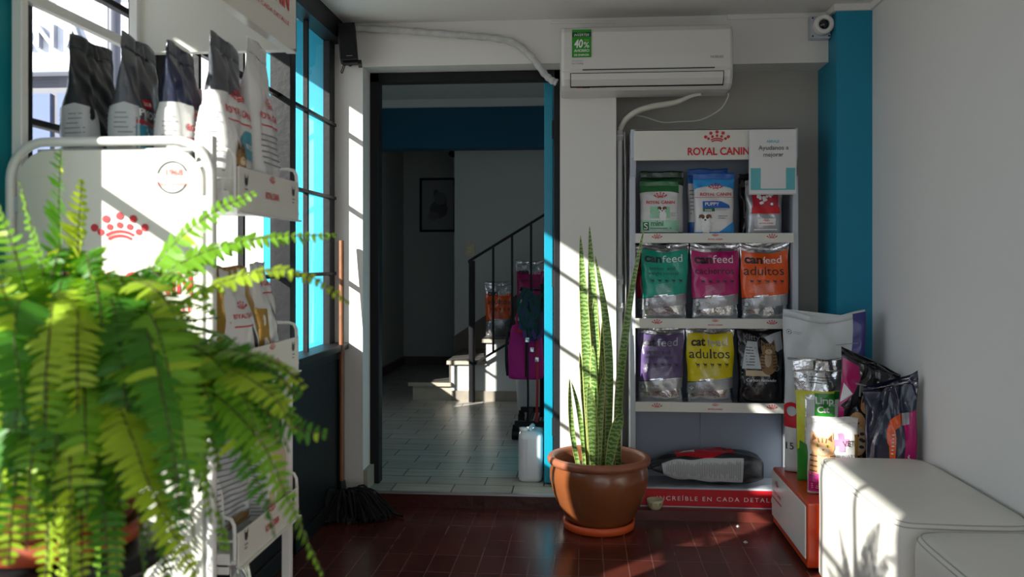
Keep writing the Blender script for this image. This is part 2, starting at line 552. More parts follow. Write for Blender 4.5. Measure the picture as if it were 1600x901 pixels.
# door: black steel frame with an open blue leaf
d1 = struct(empty('door_1', (-.6, 4.34, ZI)))
b = MB()
X0, X1 = -1.084 + .6, -.114 + .6
ZT = 2.157 - ZI
b.box(X0, X0 + .048, -.02, .05, 0, ZT); b.box(X1 - .035, X1, -.02, .05, 0, ZT); b.box(X0, X1, -.02, .05, ZT - .05, ZT)
b.build('door_frame', BLACK_METAL, d1, bevel=.004)
b = MB()
b.box(X1 - .085, X1 - .042, .03, .88, .01, ZT - .055)
lf = b.build('door_leaf', BLUE_DOOR, d1, bevel=.002)
b = MB()
for z in (.25, 1.0, 1.75):
    b.tube([(X1 - .038, .022, z), (X1 - .038, .022, z + .09)], .008)
b.build('hinge', BLACK_METAL, d1)

# ---- back room
sbox('wall_inner_far', -2.1, -.9, 9.35, 9.5, ZI, 2.6, INNER_WALL)
sbox('wall_inner_stair', -1.18, 2.6, 7.85, 8.0, ZI, 2.6, INNER_WALL)
sbox('wall_inner_passage', -1.18, -1.04, 8.0, 9.35, ZI, 2.6, INNER_WALL)
b = MB()
b.box(2.5, 2.6, 4.3, 4.7, ZI, 2.6); b.box(2.5, 2.6, 6.3, 7.85, ZI, 2.6); b.box(2.5, 2.6, 4.7, 6.3, ZI, .9); b.box(2.5, 2.6, 4.7, 6.3, 2.0, 2.6)  # opening in this unseen wall is added to brighten the back room
struct(b.build('wall_inner_right', INNER_WALL))
# its street side, pierced by a small barred window
b = MB()
b.box(-2.1, -1.97, 4.345, 5.45, 0, 2.6); b.box(-2.1, -1.97, 6.3, 9.5, 0, 2.6)
b.box(-2.1, -1.97, 5.45, 6.3, 0, .70); b.box(-2.1, -1.97, 5.45, 6.3, 1.45, 2.6)
struct(b.build('wall_inner_left', INNER_WALL))
w3 = struct(empty('window_3', (-2.03, 5.875, 1.07)))
b = MB()
for y in (-.25, 0, .25):
    b.tube([(0, y, -.38), (0, y, .38)], .012)
b.tube([(0, -.425, .05), (0, .425, .05)], .012)
b.build('window_bars', BLACK_METAL, w3)
sbox('ceiling_back_room', -2.1, 2.6, 4.345, 9.5, 2.5, 2.62, mat('inner_ceiling', (.50, .53, .51), .8))
sbox('trim_5', -1.97, 2.5, 6.86, 6.9, 2.44, 2.5, mat('inner_cornice', (.62, .64, .62), .7))
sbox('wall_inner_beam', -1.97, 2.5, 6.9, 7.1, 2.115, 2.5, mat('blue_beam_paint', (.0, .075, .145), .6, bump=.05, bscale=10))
DARK_SKIRT = mat('dark_skirting', (.10, .085, .07), .5, var=.2, vscale=8)
sbox('baseboard_inner_far', -1.97, -1.18, 9.335, 9.35, ZI, ZI + .09, DARK_SKIRT)
sbox('baseboard_inner_left', -1.97, -1.955, 4.36, 9.335, ZI, ZI + .09, DARK_SKIRT)
sbox('wall_inner_return_left', -2.1, -1.26, 4.2, 4.345, 0, 2.6, mat('white_facade', (.72, .72, .72), .7))
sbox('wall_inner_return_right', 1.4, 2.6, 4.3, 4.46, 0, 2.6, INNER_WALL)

# ---- outside
sbox('ground_outside', -30, XL - .12, -14, 30, -.25, -.05, mat('pavement', (.33, .31, .28), .85, bump=.2, bscale=3, var=.15, vscale=1))
sbox('ground_front', XL - .12, 14, -14, YFRONT - .1, -.25, -.05, mat('pavement'))
sbox('eave', XL - .60, XL - .02, YFRONT, 4.3, ZC + .02, ZC + .12, mat('white_facade'))
sbox('sun_blocker_eave', XL - .60, XL - .575, .85, 1.75, 2.27, ZC + .10, mat('white_facade'))  # unseen board added to cut the sun patch on the tower header
sbox('facade_pier', -1.58, XL - .05, 4.16, 4.199, 0, 2.45, BLUE_OUT)
sbox('sun_blocker_outside', -2.36, -2.28, .80, 1.200, -.05, 2.75, mat('white_facade'))  # unseen slab added to shade the alcove rack, pot and floor
sbox('sun_blocker_slit_edge', -2.36, -2.28, 1.238, 1.285, -.05, 2.75, mat('white_facade'))  # second added slab; the slit between them passes a narrow sun streak
FASCIA = mat('pale_fascia', (.74, .77, .86), .5)
bld = struct(empty('building_outside', (-7.5, 12.0, 0)))
b = MB()
b.box(-6, 5.2, .3, .6, -.05, 7.0)
b.build('facade_wall', mat('dark_facade', (.10, .10, .13), .4), bld)
b = MB()
b.box(-6, 5.2, 0, .3, 3.96, 4.95)
b.build('fascia', FASCIA, bld, bevel=.02)
b = MB()
for i in range(8):
    x = -5.9 + i * 1.4
    b.box(x, x + 1.28, .25, .3, .25, 3.7)
b.build('shop_glazing', mat('shop_glass', (.16, .20, .34), .12, spec=.8), bld)
b = MB()
b.tube([(1.0, -.5, -.05), (1.0, -.5, 6.0)], .09, 10)
b.build('street_post', mat('dark_facade'), bld)
b = MB()
for ch, px in (('R', 38), ('N', 76), ('A', 120)):
    xc_ = ratio(px) * 12 + 7.5
    vs, fs = text_mesh(ch, .02)
    xa = min(v[0] for v in vs); xb = max(v[0] for v in vs); ya = min(v[1] for v in vs); yb = max(v[1] for v in vs)
    def tr(v, dy): return (xc_ - .14 + (v[0] - xa) / (xb - xa) * .28, dy, 4.30 + (v[1] - ya) / (yb - ya) * .33)
    b.add([tr(v, -.10) for v in vs], fs, 0)
    ed = {}
    for f in fs:
        for i in range(len(f)):
            e = (f[i], f[(i + 1) % len(f)])
            if (e[1], e[0]) in ed: del ed[(e[1], e[0])]
            else: ed[e] = 1
    for e in ed:
        b.add([tr(vs[e[0]], -.10), tr(vs[e[1]], -.10), tr(vs[e[0]], -.005), tr(vs[e[1]], -.005)], [(0, 1, 3, 2)], 0)
b.build('sign_letters', mat('grey_letters', (.25, .26, .32), .4), bld)

# ================================================================= BAGS
FOIL = mat('silver_foil', (.72, .73, .75), .22, metal=.92, bump=.35, bscale=22)
FOIL_GREY = mat('grey_foil_panel', (.42, .43, .45), .3, metal=.6, bump=.2, bscale=22)
DARK_FOIL = mat('charcoal_foil', (.028, .030, .034), .34, metal=.1, bump=.3, bscale=20)
SLATE = mat('slate_film', (.075, .08, .095), .3, bump=.25, bscale=18, coat=.3)
BLACK_FILM = mat('black_film', (.012, .012, .015), .22, bump=.3, bscale=18, coat=.4)
NAVY_FILM = mat('navy_film', (.014, .018, .045), .28, bump=.25, bscale=16, coat=.3)
WHITE_FILM = mat('white_film', (.72, .72, .71), .35, bump=.2, bscale=16, coat=.2)
PALE_FILM = mat('pale_grey_film', (.50, .53, .54), .35, bump=.2, bscale=16, coat=.2)
WOVEN = mat('white_woven_film', (.60, .63, .63), .45, bump=.12, bscale=10)
def film(name, c, rough=.3): return mat(name, c, rough, bump=.25, bscale=18, coat=.35)
TEAL_F = film('teal_film', (.0, .36, .25)); MAG_F = film('magenta_film', (.50, .004, .15)); ORA_F = film('orange_film', (.85, .10, .002))
PUR_F = film('violet_film', (.115, .072, .20)); YEL_F = film('yellow_film', (.72, .60, .0)); GRN_F = film('green_film', (.006, .14, .03))
DGRN_F = film('dark_green_film', (.004, .045, .012)); BLU_F = film('blue_film', (.01, .12, .48)); LBLU_F = film('bright_blue_film', (.02, .30, .72))
PINK_F = film('pink_film', (.60, .03, .28)); GOLD_F = mat('gold_foil', (.50, .30, .07), .3, metal=.6, bump=.3, bscale=20)
CYAN_F = film('cyan_film', (.03, .30, .42)); INDIGO_F = film('indigo_film', (.020, .020, .20)); LGRN_F = film('light_green_film', (.30, .62, .42))
GRASS_F = film('grass_green_film', (.03, .30, .03)); LIME_F = film('lime_film', (.70, .72, .05)); CRIM_F = film('crimson_film', (.50, .02, .05))
FUR = mat('fur_tabby', (.30, .17, .07), .6); FURD = mat('fur_dark', (.045, .03, .02), .6); FURL = mat('fur_light', (.62, .48, .32), .6)
FURG = mat('fur_ginger', (.60, .32, .14), .6); FURB = mat('fur_brown', (.17, .07, .03), .6); EYE_G = mat('cat_eye', (.35, .33, .05), .3)
ART = [RED_TEXT, DGREY_TEXT, WHITE_TEXT, GREY_TEXT, FUR, FURD, FURL, EYE_G, FURB, FURG]
AR, AD, AW, AG, AF, AFD, AFL, AE, AFB, AFG = range(10)

class Bag:
    """a filled pouch: superellipse sections, pinched to a flat seal at the top"""
    def __init__(s, w, h, d, body, n0=3.2, seal=.07, wr=.004, seed=1, sag=0.0, base=.75, top_w=1.0, sway=.0, lean=0.0, fold=0.0, maxv=.25, ctop=0.04, nend=2.0, tslope=0.0, pexp=1.7):
        s.w, s.h, s.d, s.n0, s.seal, s.wr, s.seed, s.sag, s.base, s.top_w, s.sway, s.lean, s.fold, s.maxv, s.ctop = w, h, d, n0, seal, wr, seed, sag, base, top_w, sway, lean, fold, maxv, ctop
        s.nend = nend; s.tslope = tslope; s.pexp = pexp
        s.mats = list(ART) + [body]
        s.bands = []
        s.B = len(ART)
        s.mb = MB()
        r = random.Random(seed)
        s.ph = [r.uniform(0, 6.28) for _ in range(8)]
        s.fr = [r.uniform(.7, 1.4) for _ in range(8)]
    def M(s, m):
        if m not in s.mats: s.mats.append(m)
        return s.mats.index(m)
    def prof(s, v):
        v = min(max(v, 0), 1)
        if v < s.maxv: return s.base + (1 - s.base) * math.sin(v / s.maxv * math.pi / 2)
        e = 1 - s.seal
        if v >= e: return s.ctop
        t = (v - s.maxv) / (e - s.maxv)
        return (1 - s.ctop) * (1 - t ** s.pexp) + s.ctop
    def half(s, v):
        p = s.prof(v)
        a = s.w / 2 * ((1 - .07 * p) + (s.top_w - 1) * max(0, (v - .3) / .7))
        return a, s.d / 2 * p
    def nexp(s, v):
        return s.n0 + (s.nend - s.n0) * min(1, max(0, v)) ** 1.5
    def deform(s, x, y, v):
        h, w = s.h, s.w
        u = x / (w / 2)
        a, f = s.ph, s.fr
        e = .35 + .65 * v
        k = s.wr * e
        z = v * h
        y2 = y + k * (math.sin(9 * f[0] * z / h + 4 * u * f[1] + a[0]) + .7 * math.sin(17 * f[2] * v - 6 * u * f[3] + a[1]) + .5 * math.sin(26 * f[4] * v + 9 * u + a[2])) * (1 if y < 0 else -1) * min(1, abs(y) / (s.d * .2 + 1e-6) + .25)
        # diagonal folds running from the pinched corners
        y2 += (s.fold * math.exp(-((abs(u) - (1.1 - v)) / .10) ** 2) * v * (1 if y < 0 else -1))
        y2 += s.sway * v ** 3 * math.sin(3.0 * u + a[3])
        x2 = x + .6 * k * math.sin(12 * f[5] * v + a[4]) * (1 if x > 0 else -1)
        z -= s.sag * (1 - u * u) * v ** 4 + s.tslope * u * v ** 4
        z += s.wr * .8 * math.sin(5 * u + a[5]) * v ** 4
        x2 += s.lean * v * v
        return (x2, y2, z)
    def at(s, x, y, a, b, n, v, off):
        nx = math.copysign((abs(x) / a) ** (n - 1) / a, x); ny = math.copysign((abs(y) / b) ** (n - 1) / b, y)
        l = math.hypot(nx, ny) or 1.0
        X, Y, Z = s.deform(x, y, v)
        o = off * 1.8 + .0006
        return (X + nx / l * o, Y + ny / l * o, Z)
    def S(s, x, z, off):                        # front
        v = min(max(z / s.h, 0), 1)
        a, b = s.half(v); n = s.nexp(v)
        q = min(abs(x) / a, .985)
        return s.at(math.copysign(q * a, x), -b * (1 - q ** n) ** (1 / n), a, b, n, v, off)
    def SL(s, y, z, off):                       # near gusset (faces local -X), runs back to front
        v = min(max(z / s.h, 0), 1)
        a, b = s.half(v); n = s.nexp(v)
        q = min(abs(y) / (s.d / 2), .985)
        return s.at(-a * (1 - q ** n) ** (1 / n), -math.copysign(q * b, y), a, b, n, v, off)
    def SR(s, y, z, off):
        v = min(max(z / s.h, 0), 1)
        a, b = s.half(v); n = s.nexp(v)
        q = min(abs(y) / (s.d / 2), .985)
        return s.at(a * (1 - q ** n) ** (1 / n), math.copysign(q * b, y), a, b, n, v, off)
    def band(s, v0, v1, m): s.bands.append((v0, v1, s.M(m)))
    def poly(s, pts, m, off=.0012, S=None): put_poly(s.mb, S or s.S, pts, s.M(m) if not isinstance(m, int) else m, off)
    def text(s, *a, **k):
        S = k.pop('S', None) or s.S
        m = k.pop('m', AR)
        put_text(s.mb, S, *a, m=m if isinstance(m, int) else s.M(m), **k)
    def lines(s, x0, x1, z0, z1, n, m=AG, S=None, **k): put_lines(s.mb, S or s.S, x0, x1, z0, z1, n, m, **k)
    def crown(s, cx, cy, w, m=AR, S=None): put_crown(s.mb, S or s.S, cx, cy, w, m)
    def brand(s, cx, cz, w, S=None, crown=True, bold=.018):
        s.text('ROYAL CANIN', cx, cz, width=w, m=AR, bold=bold, S=S)
        if crown: s.crown(cx, cz + w * .22, w * .40, S=S)
    def build(s, name, loc, rz=0, tx=0, ty=0, label=None, cat='pet food bag', group=None, seal_mat=None):
        vs = sorted(set([i / 44 for i in range(45)] + [x for bnd in s.bands for x in bnd[:2]] + [1 - s.seal]))
        top = MB()
        verts = []
        NF, NS = 21, 6
        for v in vs:
            a, b = s.half(v); n = s.nexp(v)
            U = .90
            q = (1 - U ** n) ** (1 / n)
            us = [-U + 2 * U * k / (NF - 1) for k in range(NF)]
            ss = [-q + 2 * q * (k + 1) / (NS + 1) for k in range(NS)]
            sec = [(u, -(1 - abs(u) ** n) ** (1 / n)) for u in us] + [((1 - abs(w_) ** n) ** (1 / n), w_) for w_ in ss]
            sec += [(-x, -y) for x, y in sec]
            for (x, y) in sec:
                verts.append(s.deform(x * a, y * b, v))
        K = 2 * (NF + NS)
        body = MB()
        seal_i = [i for i, v in enumerate(vs) if v >= 1 - s.seal - 1e-6][0]
        def emit(dst, i0, i1, caps):
            o = i0 * K
            dst_v = verts[i0 * K:(i1 + 1) * K]
            base = len(dst.v)
            dst.v.extend(dst_v)
            for i in range(i0, i1):
                vm = (vs[i] + vs[i + 1]) / 2
                m = s.B
                for (v0, v1, mm) in s.bands:
                    if v0 <= vm <= v1: m = mm
                for k in range(K):
                    k2 = (k + 1) % K
                    r0 = base + (i - i0) * K; r1 = r0 + K
                    dst.f.append((r0 + k, r0 + k2, r1 + k2, r1 + k)); dst.m.append(m); dst.sm.append(True)
            if caps[0]:
                dst.f.append(tuple(base + k for k in range(K))[::-1]); dst.m.append(s.B); dst.sm.append(False)
            if caps[1]:
                r = base + (i1 - i0) * K
                dst.f.append(tuple(r + k for k in range(K))); dst.m.append(dst.m[-1]); dst.sm.append(False)
        if seal_mat is None:
            seal_mat = s.mats[s.B]
            for (v0, v1, mm) in s.bands:
                if v0 <= 1 - s.seal / 2 <= v1: seal_mat = s.mats[mm]
        if seal_mat is not None:
            emit(body, 0, seal_i, (True, True))
            emit(top, seal_i, len(vs) - 1, (True, True))
        else:
            emit(body, 0, len(vs) - 1, (True, True))
        o = len(body.v)
        body.v.extend(s.mb.v)
        body.f.extend([tuple(i + o for i in f) for f in s.mb.f]); body.m.extend(s.mb.m); body.sm.extend(s.mb.sm)
        ob = empty(name, loc, (tx, ty, rz))
        body.build('pouch', s.mats, ob)
        if seal_mat is not None:
            top.m = [0] * len(top.m)
            top.build('top_seal', seal_mat, ob)
        if label: tag(ob, label, cat, group)
        return ob

# ================================================================= SHELF UNIT IN THE ALCOVE
YR = 4.115
RXL, RXR = .219, .999
RXC = (RXL + RXR) / 2
rk = tag(empty('display_rack', (RXC, YR + .11, .045)), 'tall grey metal pet food display rack with red logo header, standing in the alcove', 'display rack')
def rb(z): return z - .045
W2 = (RXR - RXL) / 2
b = MB(); b.box(-W2 + .03, W2 - .03, .112, .122, rb(.10), rb(1.80))
b.box(-.035, -.018, .107, .114, rb(.10), rb(1.80))
b.build('back_panel', BACK_GREY, rk, bevel=.001)
for sx in (-1, 1):
    b = MB()
    xo = sx * W2
    xi = sx * (W2 - .026)
    x0, x1 = min(xo, xi), max(xo, xi)
    b.box(x0, x1, -.10, .124, rb(.045), rb(1.60))
    xa, xb_ = sorted((sx * (W2 - .003), sx * (W2 - .03)))
    b.add([(x, y, z) for z, yf in ((rb(1.60), -.06), (rb(1.69), -.105), (rb(1.825), -.105)) for (x, y) in ((xa, yf), (xb_, yf), (xb_, .124), (xa, .124))],
          [(0, 1, 5, 4), (1, 2, 6, 5), (2, 3, 7, 6), (3, 0, 4, 7), (4, 5, 9, 8), (5, 6, 10, 9), (6, 7, 11, 10), (7, 4, 8, 11), (8, 9, 10, 11)])
    b.build('side_panel', GREY_METAL, rk, bevel=.004)
b = MB(); b.box(-W2 + .018, W2 - .018, -.112, -.092, rb(1.675), rb(1.822)); b.box(-W2 + .018, W2 - .018, -.112, .12, rb(1.812), rb(1.822))
hd = b.build('header', CREAM_PANEL, rk, bevel=.003)
b = MB()
Sf = flat_front(-.1125)
put_text(b, Sf, 'ROYAL CANIN', .020, rb(1.715), width=.285, height=.037, m=0, bold=.028)
put_crown(b, Sf, .013, rb(1.775), .105, 0)
put_text(b, Sf, '°', .172, rb(1.732), width=.006, m=0)
b.build('logo', RED_TEXT, hd)
for z1, z0 in ((1.332, 1.286), (.931, .885), (.537, .491)):
    b = MB()
    b.box(-W2 + .026, W2 - .026, -.095, .11, rb(z1) - .022, rb(z1) - .010)
    sh = b.build('shelf', GREY_METAL, rk, bevel=.002)
    b = MB()
    b.box(-W2 + .024, W2 - .024, -.112, -.097, rb(z0), rb(z1))
    b2 = b.build('price_strip', CREAM_PANEL, sh, bevel=.002)
    b = MB()
    zm = rb((z0 + z1) / 2)
    for xx in (-.265, .265):
        put_crown(b, flat_front(-.1135), xx, zm + .004, .042, 0)
    put_crown(b, flat_front(-.1135), .005, zm + .012, .026, 0)
    put_text(b, flat_front(-.1135), 'ROYAL CANIN', .005, zm - .006, width=.066, m=0, bold=.02)
    b.sm = [False] * len(b.f)
    lo = b.build('shelf_logo', RED_TEXT, sh)
b = MB(); b.box(-W2 + .026, W2 - .026, -.095, .11, rb(.118), rb(.136))
b.build('shelf', GREY_METAL, rk, bevel=.002)
b = MB(); b.box(-W2 + .005, W2 - .005, -.112, -.09, rb(.047), rb(.130))
pl = b.build('plinth', RED, rk, bevel=.002)
b = MB(); put_text(b, flat_front(-.1125), 'INCREÍBLE EN CADA DETALLE', .015, rb(.089), width=.56, height=.025, m=0, space=1.35)
b.build('plinth_lettering', WHITE_TEXT, pl)
b = MB(); b.box(-W2 + .002, W2 - .002, -.114, -.09, rb(.130), rb(.138)); b.box(-W2 + .002, W2 - .002, -.114, -.108, rb(.045), rb(.050))
b.build('plinth_edge', GREY_METAL, pl)

def rx(px, Y=YR + .02): return ratio(px) * Y

# top shelf
ZS1, ZS2, ZS3 = 1.3235, .9230, .5290
def royal_bag(name, w, h, d, top, loc, label, seed, rz=0, detail='', group=None):
    g = Bag(w, h, d, WHITE_FILM, seal=.10, wr=.0022, seed=seed, n0=4.5, top_w=.96)
    g.band(.80, 1.0, top); g.band(0, .055, top)
    W = w / 2
    # the coloured top comes down in a shallow curve over the white front
    g.poly([(-W * .98, h * .8), (W * .98, h * .8), (W * .98, h * .77)] + [(W * .98 * math.cos(t), h * (.755 + .05 * math.sin(t))) for t in [math.pi * i / 12 for i in range(13)]] + [(-W * .98, h * .77)], top, .0011)
    return g
g = royal_bag('x', .192, .262, .075, GRN_F, None, None, 3)
w, h = g.w, g.h
g.brand(.005, h * .60, .135)
g.poly(rect(-.045, .048, h * .31, h * .52), LGRN_F)
put_dog(g.mb, g.S, .012, h * .47, .04, AW, AFB, AD, .0018)
g.lines(.052, .08, h * .34, h * .42, 3)
g.poly(rect(-.085, .09, h * .08, h * .27), LGRN_F)
g.poly(rect(-.078, -.05, h * .09, h * .24), GRN_F, .0016)
g.text('S', -.064, h * .165, height=.03, m=AW, off=.002)
g.text('mini', -.012, h * .215, width=.058, m=GRN_F, off=.0018, bold=.02)
g.lines(-.045, .06, h * .10, h * .15, 1, m=AG, th=.5)
g.build('food_bag', (rx(1031), YR + .069, ZS1), 0, label='green topped white small dog food pouch in front on the top shelf, S mini', group='pouches on the alcove rack')
g = royal_bag('x', .215, .315, .075, DGRN_F, None, None, 5)
g.brand(.0, g.h * .60, .14)
g.build('food_bag', (rx(1034, YR + .15), YR + .145, ZS1), 0, label='taller dark green topped pouch standing behind the small green dog pouch', group='pouches on the alcove rack')

g = Bag(.192, .296, .08, WHITE_FILM, seal=.10, wr=.0022, seed=8, n0=4.5)
h = g.h
g.band(.80, .96, LBLU_F); g.band(.90, 1, BLU_F); g.band(0, .05, LBLU_F)
g.poly([(-.092, h * .8), (.092, h * .8)] + [(.092 * math.cos(t), h * (.72 + .07 * math.sin(t))) for t in [math.pi * i / 12 for i in range(13)]], LBLU_F, .0011)
g.poly([(-.085, h * .70)] + [(.085 * math.cos(t), h * (.70 + .085 * math.sin(t))) for t in [math.pi * (12 - i) / 12 for i in range(13)]] + [(.085, h * .66), (-.085, h * .66)], WHITE_FILM, .0015)
g.brand(.006, h * .655, .145)
g.poly(rect(-.088, .092, h * .60, h * .607), AR, .0016)
g.poly([(-.055, h * .43), (.07, h * .43), (.065, h * .48), (.03, h * .54), (.0, h * .545), (-.055, h * .54)], BLU_F, .0014)
g.text('PUPPY', -.012, h * .495, width=.064, m=AW, off=.002, bold=.02)
g.poly(rect(-.055, .0, h * .375, h * .43), GRN_F, .0015)
g.text('mini', -.03, h * .402, width=.03, m=AW, off=.002, bold=.02)
g.lines(.004, .07, h * .39, h * .425, 2)
put_dog(g.mb, g.S, -.045, h * .27, .052, AW, AFB, AD, .0018)
g.lines(.015, .06, h * .25, h * .32, 2, m=AG)
g.poly([(.02, h * .05), (.09, h * .22), (.092, h * .05)], LBLU_F, .0012)
g.build('food_bag', (rx(1117), YR + .060, ZS1), 0, label='white and blue puppy food pouch with a spotted puppy, front of the top shelf', group='pouches on the alcove rack')
g = Bag(.20, .325, .07, WHITE_FILM, seal=.10, wr=.003, seed=9, n0=4.5)
g.band(.78, 1, BLU_F); g.band(0, .2, BLU_F)
g.lines(-.09, .09, g.h * .3, g.h * .7, 7)
g.build('food_bag', (rx(1106, YR + .14), YR + .145, ZS1), .12, label='taller blue topped pouch half hidden behind the white puppy pouch', group='pouches on the alcove rack')
g = Bag(.175, .262, .095, FOIL_GREY, seal=.08, wr=.004, seed=11, n0=3)
h = g.h
g.band(.93, 1, FOIL)
g.poly(rect(-.055, .062, h * .42, h * .80), CRIM_F)
g.poly(rect(-.060, .068, h * .38, h * .50), AR, .0014)
for i in range(16):
    r_ = random.Random(i)
    g.poly(ell(.0 + r_.uniform(-.035, .035), h * r_.uniform(.55, .74), .007, n=7), AW, .0018)
g.text('ROYAL CANIN', .005, h * .205, width=.062, m=AR, bold=.02, off=.0022)
g.poly(rect(-.034, .046, h * .17, h * .29), AW, .0014)
g.crown(.005, h * .255, .024)
g.lines(-.05, .06, h * .07, h * .12, 1, m=AW, th=.4)
g.build('food_bag', (rx(1196), YR + .060, ZS1), -.05, label='grey foil pouch with a red panel, on the top shelf under the hanging paper sign', group='pouches on the alcove rack')
g = Bag(.14, .30, .07, BLACK_FILM, seal=.08, wr=.004, seed=12)
g.lines(-.02, .05, g.h * .1, g.h * .6, 14, m=AW)
g.build('food_bag', (rx(1176, YR + .15), YR + .155, ZS1), 0.1, label='black pouch behind the grey foil pouch on the top shelf', group='pouches on the alcove rack')

# middle and lower shelves: the striped silver pouches
def feed_bag(w, h, d, colm, seed, word1, word2a, word2b, loc, label, rz=0, slant=.07, ty=0, name='food_bag', group='silver bottomed pouches', sag=.012, topv=.90, w1col=AD, slope=.0, sway=.012, dots=True, tx=0):
    w *= .96
    g = Bag(w, h, d, FOIL, seal=.06, wr=.0042, seed=seed, n0=3.2, sag=sag, sway=sway, fold=.006, top_w=1.03, base=.62)
    W = w / 2 * .955
    # coloured field, its lower edge rising to the right
    g.poly([(-W, h * .27), (W, h * (.27 + slant)), (W, h * (topv + slope)), (0, h * (topv - .012)), (-W, h * (topv - slope))], colm, .0011)
    g.poly([(-W, h * .265), (-.1 * w, h * (.265 + slant * .38)), (-.1 * w, h * (.272 + slant * .38)), (-W, h * .275)], AD, .0016)
    g.poly([(-W * .5, h * (.272 + slant * .25)), (W * .1, h * (.272 + slant * .55)), (W * .1, h * (.29 + slant * .55)), (-W * .5, h * (.29 + slant * .25))], FOIL, .0017)
    # grey band under it
    g.poly([(-W, h * .12), (W, h * (.12 + slant * 1.2)), (W, h * (.262 + slant)), (-W, h * .262)], FOIL_GREY, .0011)
    # thin diagonal hatching in the field
    for i in range(8):
        z = h * (.30 + i * .016) + slant * h * .3
        g.poly([(-W * .45, z), (W * .35, z + h * .045), (W * .35, z + h * .0475), (-W * .45, z + h * .0025)], FOIL_GREY, .0016)
    z1 = h * .78
    if word1 == 'cat':
        g.text('cat', -W * .52, z1, width=w * .30, m=AD, bold=.035, off=.002)
        g.text('feed', W * .30, z1 + .003, width=w * .42, m=FOIL_GREY, off=.002, bold=.004)
    else:
        g.text(word1, -W * .50, z1 - .002, width=w * .36, m=w1col, bold=.035, off=.002)
        g.text('feed', W * .32, z1 + .004, width=w * .40, m=AW, off=.002)
    if word2b:
        g.text(word2a, -W * .12, h * .66, width=w * .52, m=AD, off=.002)
        g.text(word2b, -W * .08, h * .585, width=w * .62, m=AD, off=.002)
    else:
        g.text(word2a, -W * .05, h * .635, width=w * .80, m=AD, off=.002, bold=.003)
    for i in range(5):
        put_critter(g.mb, g.S, -W * .55 + i * W * .31, h * .50, w * .085, AD, .002)
        g.lines(-W * .62 + i * W * .31, -W * .48 + i * W * .31, h * .455, h * .475, 2, m=AD, th=.25)
    g.text('7.5 kg Plus', -W * .35, h * .205, width=w * .28, m=AW, off=.002)
    g.poly(ell(-W * .8, h * .20, .012, n=12), AD, .0016)
    g.poly(ell(-W * .8, h * .20, .010, n=12), FOIL_GREY, .0018)
    g.lines(W * .62, W * .86, h * .26, h * .30, 3, m=AR)
    g.build(name, loc, rz, tx, ty, label=label, group=group, seal_mat=FOIL)
    return g
feed_bag(.232, .375, .108, TEAL_F, 21, 'can', 'senior and', 'weight control', (rx(1039), YR + .069, ZS2), 'teal pouch with silver base and white feed lettering, on the middle shelf', ty=.008, slope=-.0, sag=.02)
feed_bag(.238, .368, .108, MAG_F, 22, 'can', 'cachorros', None, (rx(1119), YR + .069, ZS2), 'magenta puppy food pouch with silver base, centre of the middle shelf', rz=.02)
feed_bag(.236, .372, .108, ORA_F, 23, 'can', 'adultos', None, (rx(1197), YR + .069, ZS2), 'orange adult dog food pouch with silver base, at the end of the middle shelf', rz=-.03, sag=.03)
feed_bag(.228, .368, .108, PUR_F, 24, 'cat', 'senior and', 'weight control', (rx(1033), YR + .069, ZS3), 'violet cat food pouch with silver base, on the lower shelf above the pot', ty=.008, rz=-.06)
feed_bag(.236, .370, .108, YEL_F, 25, 'cat', 'adultos', None, (rx(1111), YR + .069, ZS3), 'bright yellow adult cat food pouch, centre of the lower shelf', sag=.006, rz=.0)
g = Bag(.215, .37, .11, BLACK_FILM, seal=.06, wr=.004, seed=26, sag=.01)
h = g.h
g.poly([(-.085, h * .45), (.0, h * .45), (-.015, h * .80), (-.06, h * .80)], PALE_FILM)
g.lines(-.065, -.02, h * .48, h * .74, 7, m=AD)
put_cat(g.mb, g.S, .035, h * .70, .075, AF, AFD, AFL, AE, .0018)
g.poly([(.02, h * .86), (.10, h * .93), (.10, h * .70), (.075, h * .66)], PALE_FILM, .0011)
g.text('Kitty', -.04, h * .845, width=.075, m=AG, off=.002)
g.poly(rect(-.07, .04, h * .36, h * .43), FURL, .0014)
g.text('Carbon Activado', .0, h * .31, width=.135, m=AW, off=.002, bold=.01)
g.text('4 kg', -.055, h * .25, width=.028, m=AG, off=.002)
g.poly(ell(.07, h * .46, .014, n=14), AW, .0014); g.poly(ell(.07, h * .46, .012, n=14), AD, .0017)
g.build('litter_bag', (rx(1190), YR + .069, ZS3), -.05, label='black cat litter pouch with a tabby cat picture on the lower shelf', cat='cat litter bag')
feed_bag(.20, .36, .06, YEL_F, 27, 'cat', 'adultos', None, (rx(1186, YR + .15), YR + .168, ZS3), 'second yellow pouch hidden behind the black cat litter pouch', rz=.1)
feed_bag(.22, .36, .06, CRIM_F, 28, 'can', 'adultos', None, (rx(1027, YR + .15), YR + .178, ZS2), 'dark red pouch peeking out behind the teal pouch on the middle shelf', rz=.0)

